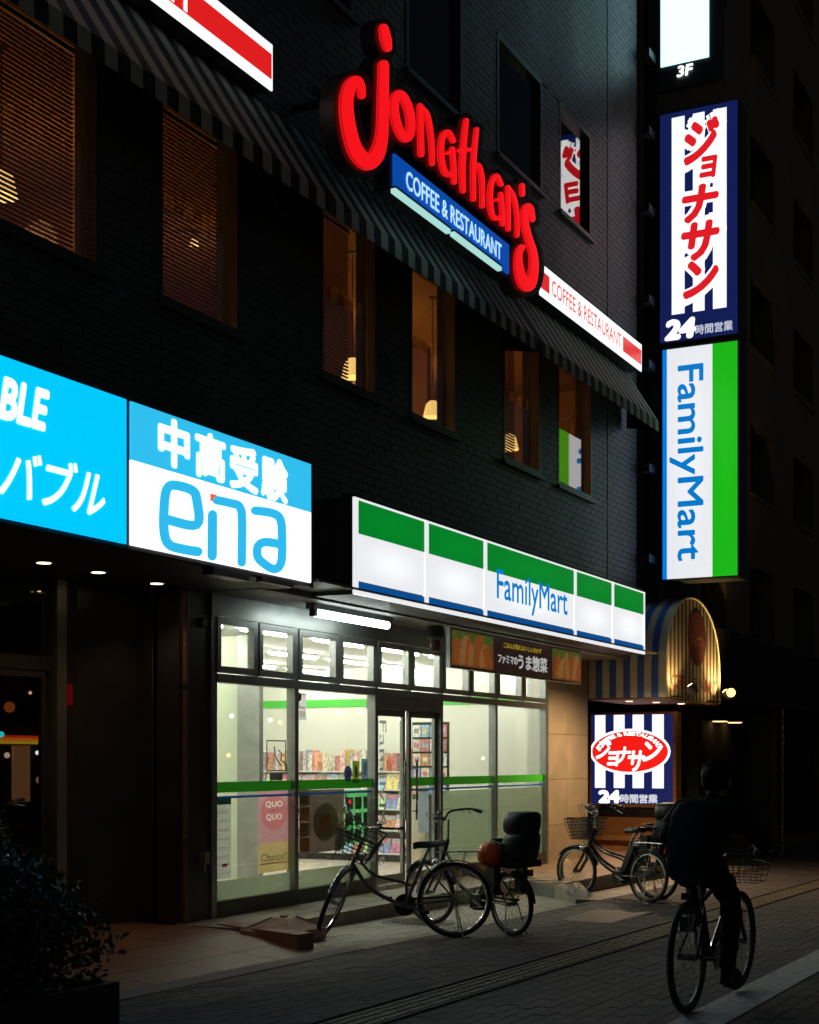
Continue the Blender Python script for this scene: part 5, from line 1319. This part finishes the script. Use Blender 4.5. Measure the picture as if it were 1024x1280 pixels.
    if style != 'mtb':
        fender('rear_fender', ra, rr, R(10), R(175), None, m_black if style == 'ebike' else m_steel); fender('front_fender', fa, rf, R(35), R(165), S, m_black if style == 'ebike' else m_steel)
        Bd(MB(Matrix.Translation(bb)).lathe([(.095,-.012),(.1,0),(.095,.012)], (0,-.055,0), 'y', 20).bar((0,-.055,.05),(ra.x-bb.x,-.055,ra.z-bb.z+.03),.02,.085,up=(0,1,0)), 'chain_case', m_black)
    else: Bd(MB(Matrix.Translation(bb)).lathe([(.08,-.002),(.08,.002)], (0,-.05,0), 'y', 24), 'chainring', m_steel)
    # cranks
    mb = MB(); ca = R(20) if style != 'mtb' else R(-90)
    for sy, s_ in ((-1, 1), (1, -1)):
        e = bb + Vector((.165*math.cos(ca)*s_, .09*sy, .165*math.sin(ca)*s_)); mb.bar(bb+Vector((0,.075*sy,0)), e, .016, .022)
    k_ = Bd(mb, 'crank', m_chrome, t, False)
    for sy, s_ in ((-1, 1), (1, -1)):
        e = bb + Vector((.165*math.cos(ca)*s_, .14*sy, .165*math.sin(ca)*s_)); Bd(MB().box(e.x-.045, e.x+.045, e.y-.04, e.y+.04, e.z-.012, e.z+.012), 'pedal', m_black, k_, False)
    if style == 'mtb': return t, S, cr, bb, s0
    # stand
    mb = MB()
    for sy in (-1, 1): mb.tube([ra+Vector((0,.07*sy,0)), Vector((-.06, .13*sy, .012)), Vector((-.13, .13*sy, .012))], .007, 6)
    mb.tube([Vector((-.06,-.13,.012)), Vector((-.06,.13,.012))], .007, 6); Bd(mb, 'stand', m_steel)
    # rear rack
    if rear_rack:
        zr = rr*2+.09; mb = MB()
        for yy in (-.06, -.02, .02, .06): mb.tube([(-.22,yy,zr),(.16,yy,zr)], .005, 5)
        for xx in (-.22,-.1,.02,.16): mb.tube([(xx,-.06,zr),(xx,.06,zr)], .005, 5)
        for sy in (-1, 1): mb.tube([(-.1,.06*sy,zr),(0,.065*sy,rr)], .005, 5); mb.tube([(.16,.06*sy,zr),(.24,.02*sy,zr)], .005, 5)
        Bd(mb, 'rear_rack', m_steel)
    Bd(MB().box(-.25-.012, -.25, -.03, .03, rr*2-.02, rr*2+.04), 'rear_reflector', mat('red reflector', (.5,.02,.02), .2), t, False)
    Bd(MB(S).lathe([(.02,-.03),(.035,0),(.033,.03),(0,.032)], (hb_.x+.06, .0, hb_.z+.02), 'x', 14), 'head_lamp', m_chrome)
    # basket of wire
    if basket:
        bx, bz_ = wb-.13, rf*2+.1; mb = MB(S); tw, tl, bw, bl_ = .19, .16, .14, .12; hh = .24
        def rect(k): q = k/6; return [(bx+.0+s1*(bl_+(tl-bl_)*q), s2*(bw+(tw-bw)*q), bz_+hh*q) for s1, s2 in ((-1,-1),(1,-1),(1,1),(-1,1))]
        for k in range(7):
            r_ = rect(k); mb.tube(r_, .0045 if k < 6 else .008, 4, closed=True)
        for e in range(4):
            for q in range(8):
                a, b = Vector(rect(0)[e]).lerp(Vector(rect(0)[(e+1)%4]), q/8), Vector(rect(6)[e]).lerp(Vector(rect(6)[(e+1)%4]), q/8); mb.tube([a, b], .0038, 3, caps=False)
        for q in range(7): mb.tube([Vector(rect(0)[0]).lerp(Vector(rect(0)[3]), q/6), Vector(rect(0)[1]).lerp(Vector(rect(0)[2]), q/6)], .002, 3, caps=False)
        Bd(mb, 'basket', m_black if style != 'city' else mat('dark basket', (.04,.05,.04), .5))
    if rearbasket: pass
    if child:
        zr = rr*2+.09; cs = MB()
        # shell: seat pan, tall back with wings, foot wells
        def slab(pts, w0, w1, th_):
            pass
        back = [(-.15, .13, zr-.06), (-.2, .15, zr+.04), (-.24, .15, zr+.16), (-.26, .13, zr+.25), (-.27, .1, zr+.29)]
        def shellmesh(prof, dp, th_):
            vs = []; fs = []
            for x_, hw_, z_ in prof:
                vs += [(x_+dp,-hw_,z_),(x_+.03,-hw_*.9,z_),(x_,0,z_),(x_+.03,hw_*.9,z_),(x_+dp,hw_,z_),(x_+dp-.01,hw_+th_,z_),(x_-.03,hw_+th_*.7,z_),(x_-.06,0,z_),(x_-.03,-hw_-th_*.7,z_),(x_+dp-.01,-hw_-th_,z_)]
            for i in range(len(prof)-1):
                for j in range(10): fs.append((i*10+j, i*10+(j+1)%10, (i+1)*10+(j+1)%10, (i+1)*10+j))
            n_ = (len(prof)-1)*10
            fs += [(4,3,2,1,0,9,8,7,6,5), tuple(n_+j for j in range(10))]
            return MB().add(vs, fs)
        def soft(o):
            for p_ in o.data.polygons: p_.use_smooth = True
            o.modifiers.new('round', 'SUBSURF').levels = 2; o.modifiers['round'].render_levels = 2; return o
        shell = soft(Bd(shellmesh(back, .2, .03), 'child_seat', m_black, t, False))
        Bd(MB().box(-.24, .1, -.15, .15, zr-.03, zr+.03).box(.0, .1, -.2, -.13, zr-.25, zr+.08).box(.0, .1, .13, .2, zr-.25, zr+.08).box(-.03,.17,-.21,-.12,zr-.28,zr-.25).box(-.03,.17,.12,.21,zr-.28,zr-.25), 'seat_pan', m_black, shell, False)
        soft(Bd(shellmesh([(-.25,.07,zr+.25),(-.25,.13,zr+.28),(-.26,.145,zr+.36),(-.27,.13,zr+.44),(-.27,.07,zr+.47)], .2, .03), 'headrest', m_black, shell, False))
        Bd(MB().tube(catmull([(-.1,-.18,zr+.17),(.08,-.16,zr+.2),(.12,0,zr+.2),(.08,.16,zr+.2),(-.1,.18,zr+.17)]), .014, 8), 'grab_bar', m_black, shell)
        Bd(MB().bar((-.15,-.05,zr+.04),(-.22,-.05,zr+.24),.03,.006).bar((-.15,.05,zr+.04),(-.22,.05,zr+.24),.03,.006), 'harness', mat('pale strap', (.2,.2,.2), .7), shell, False)
    return t, S, cr, bb, s0
def head(a, b): return math.atan2(b[1]-a[1], b[0]-a[0])
# A: silver city bicycle, front wheel turned towards the street
ra_ = (11.72, 5.52); fa_ = (11.12, 6.5)
bicycle('city_bicycle', 'silver step-through city bicycle with dark front basket, its front wheel turned', (*ra_, gz(11.7)), head(ra_, fa_), steer=R(76), col=(.16,.16,.16), lean=R(2))
# B: long bicycle with child seat
rb_ = (12.12, 5.14); fb_ = (12.62, 6.2)
bicycle('child_seat_bicycle', 'black electric bicycle with tall child seat and orange helmet in front of the frosted panes', (*rb_, gz(12.1)), head(rb_, fb_), wb=1.17, rf=.31, rr=.285, style='ebike', child=True, steer=R(12), bar_h=1.02, sad_h=.8, basket=False, col=(.02,.02,.022), lean=R(-1))
hp = onY(612, 1068, 5.28)
hm = thing('child_helmet', 'orange round child helmet hung in front of the child seat', 'helmet', hp)
MB().lathe([(0,.115),(.05,.104),(.09,.07),(.11,.02),(.108,-.04),(.09,-.075),(.07,-.095),(.0,-.1)], hp, n=24).build('helmet_shell', mat('orange plastic', (1,.15,.02), .35, coat=.3, emit=None), hm, smooth=True)
MB().tube([(hp.x+.08,hp.y+.02,hp.z-.06),(hp.x+.03,hp.y+.02,hp.z-.15),(hp.x-.03,hp.y+.02,hp.z-.08)], .006, 5).build('strap', m_black, hm)
# C and D: pair by the restaurant sign
rc_ = (16.15, 5.16); fc_ = (16.62, 6.2)
bicycle('basket_bicycle', 'black electric bicycle with wire basket parked nearest the street before the restaurant sign', (*rc_, gz(16.2)), head(rc_, fc_), wb=1.15, rf=.3, rr=.3, style='ebike', steer=R(8), col=(.02,.02,.022), lean=R(2), bar_h=1.03)
rd_ = (16.62, 5.2); fd_ = (16.95, 6.35)
bicycle('rear_seat_bicycle', 'dark bicycle with child seat parked behind the other one before the restaurant sign', (*rd_, gz(16.9)), head(rd_, fd_), wb=1.15, rf=.3, rr=.3, style='ebike', child=True, steer=R(-6), col=(.03,.02,.02), bar_h=1.03)
# E: the rider's
RX, RY = 8.6, 2.5
rb, S5, cr5, bb5, s5 = bicycle('ridden_bicycle', 'dark bicycle with a front basket being ridden away along the white line', (RX, RY, gz(RX)), R(-2), wb=1.04, rf=.33, rr=.34, style='mtb', steer=R(-3), col=(.02,.02,.022), group=None, bar_h=.9, sad_h=.79)
B5 = rootM((RX, RY, gz(RX)), R(-2))
def bk(x, y, z): return B5 @ Vector((x, y, z))
mb = MB(); bx, bz_ = 1.08, .72
for k in range(6):
    q = k/5; mb.tube([bk(bx+s1*(.11+.03*q), s2*(.15+.04*q), bz_+.2*q) for s1, s2 in ((-1,-1),(1,-1),(1,1),(-1,1))], .003 if k < 5 else .006, 4, closed=True)
for q in range(9):
    for s1 in (-1, 1): mb.tube([bk(bx+s1*.11, -.15+.0375*q, bz_), bk(bx+s1*.14, -.19+.0475*q, bz_+.2)], .0022, 3)
mb.v = [B5.inverted() @ p for p in mb.v]; mb.build('basket', m_black, rb, local=True)
MB().box(-.06, -.03, -.02, .02, .69, .73).build('tail_reflector', mat('dim red reflector', (.12,.01,.01), .4), rb, local=True)

# ================================================================== RIDER
def skin_mesh(name, verts, edges, radii, m, parent, levels=2, root=0, Tm=B5):
    me = bpy.data.meshes.new(name); me.from_pydata([Tm @ Vector(v) for v in verts], edges, [])
    o = bpy.data.objects.new(name, me); COL.objects.link(o)
    md = o.modifiers.new('skin', 'SKIN'); md.use_smooth_shade = True
    for i, sv in enumerate(me.skin_vertices[0].data):
        r = radii[i]; sv.radius = (r, r) if not isinstance(r, tuple) else r
        sv.use_root = (i == root)
    s2 = o.modifiers.new('sub', 'SUBSURF'); s2.levels = levels; s2.render_levels = levels
    dg = bpy.context.evaluated_depsgraph_get(); dg.update()
    m2 = bpy.data.meshes.new_from_object(o.evaluated_get(dg)); bpy.data.objects.remove(o)
    m2.materials.clear(); m2.materials.append(m); m2.name = name
    m2.polygons.foreach_set('use_smooth', [True]*len(m2.polygons))
    if name == 'body':
        from mathutils import noise
        for v in m2.vertices:
            n_ = noise.noise(Vector((v.co.x*9, v.co.y*9, v.co.z*16))) * .016 + noise.noise(v.co*34) * .004
            v.co += v.normal * n_
    inv = WMof(parent).inverted(); m2.transform(inv)
    o2 = bpy.data.objects.new(name, m2); link(o2, parent); WM[o2.name] = WMof(parent)
    return o2
person = thing('person', 'person in dark jacket with a bag riding away on a bicycle beside the white line', 'person', bk(.3, 0, 0))
m_jacket = mat('dark jacket', (.012,.012,.013), .8, noise=.2, nscale=6, bump=.3, bscale=15, spec=.12)
m_trouser = mat('dark trousers', (.014,.014,.016), .85, noise=.2, spec=.12)
m_skin = mat('skin', (.32,.19,.13), .55); m_hair = mat('black hair', (.008,.007,.006), .5, noise=.3, nscale=40, bump=.5, bscale=90, spec=.12); m_shoe = mat('dark shoe', (.02,.02,.02), .5)
gl_ = B5.inverted()
hL = cr5[-1] if cr5[-1].y > 0 else cr5[0]; hR = cr5[0] if cr5[0].y < 0 else cr5[-1]
# legs: right foot low (crank down), left foot high
pr = Vector((bb5.x, -.14, bb5.z-.165)); plf = Vector((bb5.x, .14, bb5.z+.165))
V = [(.22,0,.88),(.26,0,.98),(.33,0,1.09),(.42,0,1.18),(.48,0,1.25),(.54,0,1.31),
     (.23,-.1,.84),(.50,-.13,.62),(.40,-.13,.26),(.42,-.13,pr.z+.07),(.56,-.13,pr.z+.04),
     (.23,.1,.84),(.62,.13,.74),(.47,.13,.52),(.46,.13,plf.z+.08),(.58,.13,plf.z+.05),
     (.42,-.19,1.19),(.5,-.31,1.02),(hR.x-.07,hR.y-.02,hR.z+.06),
     (.42,.19,1.19),(.5,.31,1.02),(hL.x-.07,hL.y+.02,hL.z+.06)]
Ed = [(0,1),(1,2),(2,3),(3,4),(4,5),(0,6),(6,7),(7,8),(8,9),(9,10),(0,11),(11,12),(12,13),(13,14),(14,15),(3,16),(16,17),(17,18),(3,19),(19,20),(20,21)]
Rd = [.14,.13,.145,.13,.06,.055,.095,.075,.05,.042,.035,.1,.075,.05,.042,.035,.075,.055,.036,.075,.055,.036]
skin_mesh('body', V, Ed, Rd, m_jacket, person)
# head
hc = bk(.58, 0, 1.4)
T = Matrix.Translation(hc) @ Matrix.Rotation(R(-2), 4, 'Z')
hd = MB(T).lathe([(0,-.125),(.045,-.115),(.062,-.085),(.07,-.04),(.076,.0),(.077,.04),(.065,.08),(.035,.108),(0,.115)], n=24, sc=(1.22,1,1)).build('head', m_skin, person, smooth=True)
MB(T).lathe([(.06,-.075),(.079,-.05),(.088,.0),(.09,.045),(.077,.09),(.04,.125),(0,.133)], (-.018,0,.004), n=40, sc=(1.18,1,1)).build('hair', m_hair, person, smooth=True)
from mathutils import noise as _nz
_h = [o_ for o_ in person.children if o_.name.startswith('hair')][0]
_md = _h.modifiers.new('fine', 'SUBSURF'); _md.levels = 2; _md.render_levels = 2
_me = bpy.data.meshes.new_from_object(_h.evaluated_get(bpy.context.evaluated_depsgraph_get())); _h.modifiers.clear(); _h.data = _me
for v in _me.vertices: v.co += v.normal * (_nz.noise(Vector((v.co.x*60, v.co.y*60, v.co.z*22))) * .011 + _nz.noise(v.co*18) * .012)
MB().tube([bk(.5+.07*math.cos(a), .075*math.sin(a), 1.275+.012*math.cos(a)) for a in [2*math.pi*k/16 for k in range(16)]], .02, 8, closed=True).build('collar', m_jacket, person, smooth=True)
for sy in (-1, 1):
    MB(T).lathe([(0,.012),(.016,.01),(.026,0),(.02,-.01),(0,-.012)], (.0,.084*sy,-.02), 'y', 12, sc=(.8,1,1.25)).build('ear', m_skin, person, smooth=True)
MB(T).add([(.088,0,.0),(.112,-.0,-.035),(.09,-.016,-.045),(.09,.016,-.045)], [(0,1,2),(0,3,1),(1,3,2)]).build('nose', m_skin, person)
for sy in (-1, 1): MB(T).lathe([(0,.01),(.008,.006),(.011,0),(0,-.01)], (.083,.032*sy,.008), 'x', 10).build('eye', mat('eye', (.6,.6,.6), .2), person)
MB(T).tube([(.085,-.022,-.07),(.09,0,-.072),(.085,.022,-.07)], .005, 5).build('mouth', mat('lips', (.3,.1,.08), .5), person)
# hands gripping the bar: palm with four fingers and a thumb
for h_, sy in ((hR, -1), (hL, 1)):
    w0 = Vector((h_.x-.07, h_.y+.02*sy, h_.z+.06)); kx, ky, kz = h_.x+.0, h_.y-.04*sy, h_.z
    V = [tuple(w0), (kx-.03, ky, kz+.035), (kx+.0, ky, kz+.032)]; Ed = [(0,1),(1,2)]; Rd = [.028,.033,.026]
    for f in range(4):
        yo = (f-1.5)*.02; b = len(V)
        V += [(kx+.022, ky+yo, kz+.024), (kx+.036, ky+yo, kz+.002-.002*f), (kx+.024, ky+yo, kz-.02), (kx+.0, ky+yo, kz-.024)]
        Ed += [(2,b),(b,b+1),(b+1,b+2),(b+2,b+3)]; Rd += [.0105,.0095,.009,.008]
    b = len(V); V += [(kx-.02, ky-.045*sy*1, kz+.02), (kx+.0, ky-.055*sy, kz-.012), (kx+.014, ky-.052*sy, kz-.026)]; Ed += [(1,b),(b,b+1),(b+1,b+2)]; Rd += [.013,.011,.009]
    skin_mesh('hand', V, Ed, Rd, m_skin, person, 1)
for s_, p_ in ((-1, pr), (1, plf)):
    x_, y_, z_ = p_.x, .13*s_, p_.z+.012
    vs = [bk(x_-.1,y_-.035,z_),bk(x_+.17,y_-.03,z_),bk(x_+.17,y_+.03,z_),bk(x_-.1,y_+.035,z_),bk(x_-.09,y_-.03,z_+.075),bk(x_+.06,y_-.035,z_+.085),bk(x_+.06,y_+.035,z_+.085),bk(x_-.09,y_+.03,z_+.075),bk(x_+.16,y_-.03,z_+.04),bk(x_+.16,y_+.03,z_+.04)]
    MB().add(vs, [(0,3,2,1),(4,5,6,7),(0,1,8,5,4),(3,7,6,9,2),(0,4,7,3),(5,8,9,6),(1,2,9,8)]).build('shoe', m_shoe, person)
# messenger bag slung at the rider's left
bg_ = thing('shoulder_bag', 'dark bulky bag slung on the back of the rider', 'bag', bk(.15, .2, 1.1))
mb = MB(B5 @ Matrix.Translation((.22,.03,1.02)) @ Matrix.Rotation(R(10), 4, 'Y')); prof = []
V_ = []
for z_, s_ in ((-.24,.8),(-.2,1),(.0,1.08),(.17,.95),(.23,.7)):
    for k in range(12):
        a = 2*math.pi*k/12; V_.append((.1*s_*math.copysign(abs(math.cos(a))**.6, math.cos(a)), .155*s_*math.copysign(abs(math.sin(a))**.6, math.sin(a)), z_))
mb.add(V_, [(i*12+k, i*12+(k+1)%12, (i+1)*12+(k+1)%12, (i+1)*12+k) for i in range(4) for k in range(12)] + [tuple(range(12))[::-1], tuple(48+k for k in range(12))])
mb.build('bag_body', mat('dark bag cloth', (.022,.022,.026), .7, noise=.2, bump=.3, spec=.12), bg_, smooth=True)
MB().tube([bk(.15,.2,1.15), bk(.32,.16,1.28), bk(.46,.06,1.28), bk(.52,-.12,1.15)], .014, 6, flat=.4).build('bag_strap', m_black, bg_)

# ================================================================== ACROSS THE STREET (seen only in the glass)
op = thing('opposite_shop', 'row of dark shops across the street with small coloured lights', 'building', (30, -14, 0))
MB().box(8, 70, -20, -14, -1, 9).build('opposite_wall', m_bkgd, op)
def seen_in(px, py, Yg=8.32, Yo=-13.8):   # the spot across the street whose light the entrance glass sends to the lens
    d = ray(px, py); h = onY(px, py, Yg); t = (Yg - Yo) / d[1]
    return Vector((h.x + d[0]*t, Yo, h.z + d[2]*t))
for k, (py, c) in enumerate(((921, (.9,.06,.01)), (924.5, (.9,.3,.02)), (928, (.8,.55,.03)))):
    p = seen_in(-40, py); q = seen_in(69, py); zz = (p.z + q.z) / 2
    MB().box(p.x, q.x, -13.95, -13.85, zz-.045, zz+.045).build('light_band', mat('band %d' % k, c, .4, emit=c, es=1.2), op)
for px, py, rr_, c, e in ((12, 884, .3, (1,.25,.04), .5), (38, 866, .1, (1,.5,.3), 3), (47, 941, .12, (.85,.95,1), 5), (9, 944, .16, (1,.8,.55), 1.5), (24, 833, .12, (1,.15,.03), 6), (31, 834, .3, (1,.2,.04), 2.5), (50, 975, .22, (.8,.5,.15), .8), (2, 918, .16, (.02,.85,.8), 3), (-30, 860, .2, (1,.4,.1), 3)):
    p = seen_in(px, py); rr_ *= .55
    MB().lathe([(rr_*math.sin(a_*math.pi/10), rr_*math.cos(a_*math.pi/10)) for a_ in range(11)], tuple(p), n=20).build('street_lantern', mat('lantern %g' % px, c, .4, emit=c, es=e), op)
p = seen_in(28, 965)
MB().box(p.x-.35, p.x+.35, p.y-.1, p.y, p.z-.9, p.z+.8).build('menu_panel', mat('lit menu', (.8,.4,.15), .4, emit=(.9,.4,.15), es=.35), op)
for px, py, rr_, c in ((186/1., 0, 0, 0),): pass
for px, py, c in ((423, 892, (1,.95,.8)), (452, 892, (1,.95,.8)), (501, 899, (1,.9,.7)), (290, 895, (1,.95,.8)), (338, 900, (1,.95,.85)), (604, 948, (1,.6,.3)), (286, 944, (1,.2,.05)), (350, 903, (1,.25,.05))):
    p = seen_in(px, py, 7.74)
    MB().lathe([(.075*math.sin(a_*math.pi/8), .075*math.cos(a_*math.pi/8)) for a_ in range(9)], tuple(p), n=16).build('street_lantern', mat('far lamp %g' % px, c, .4, emit=c, es=16), op)
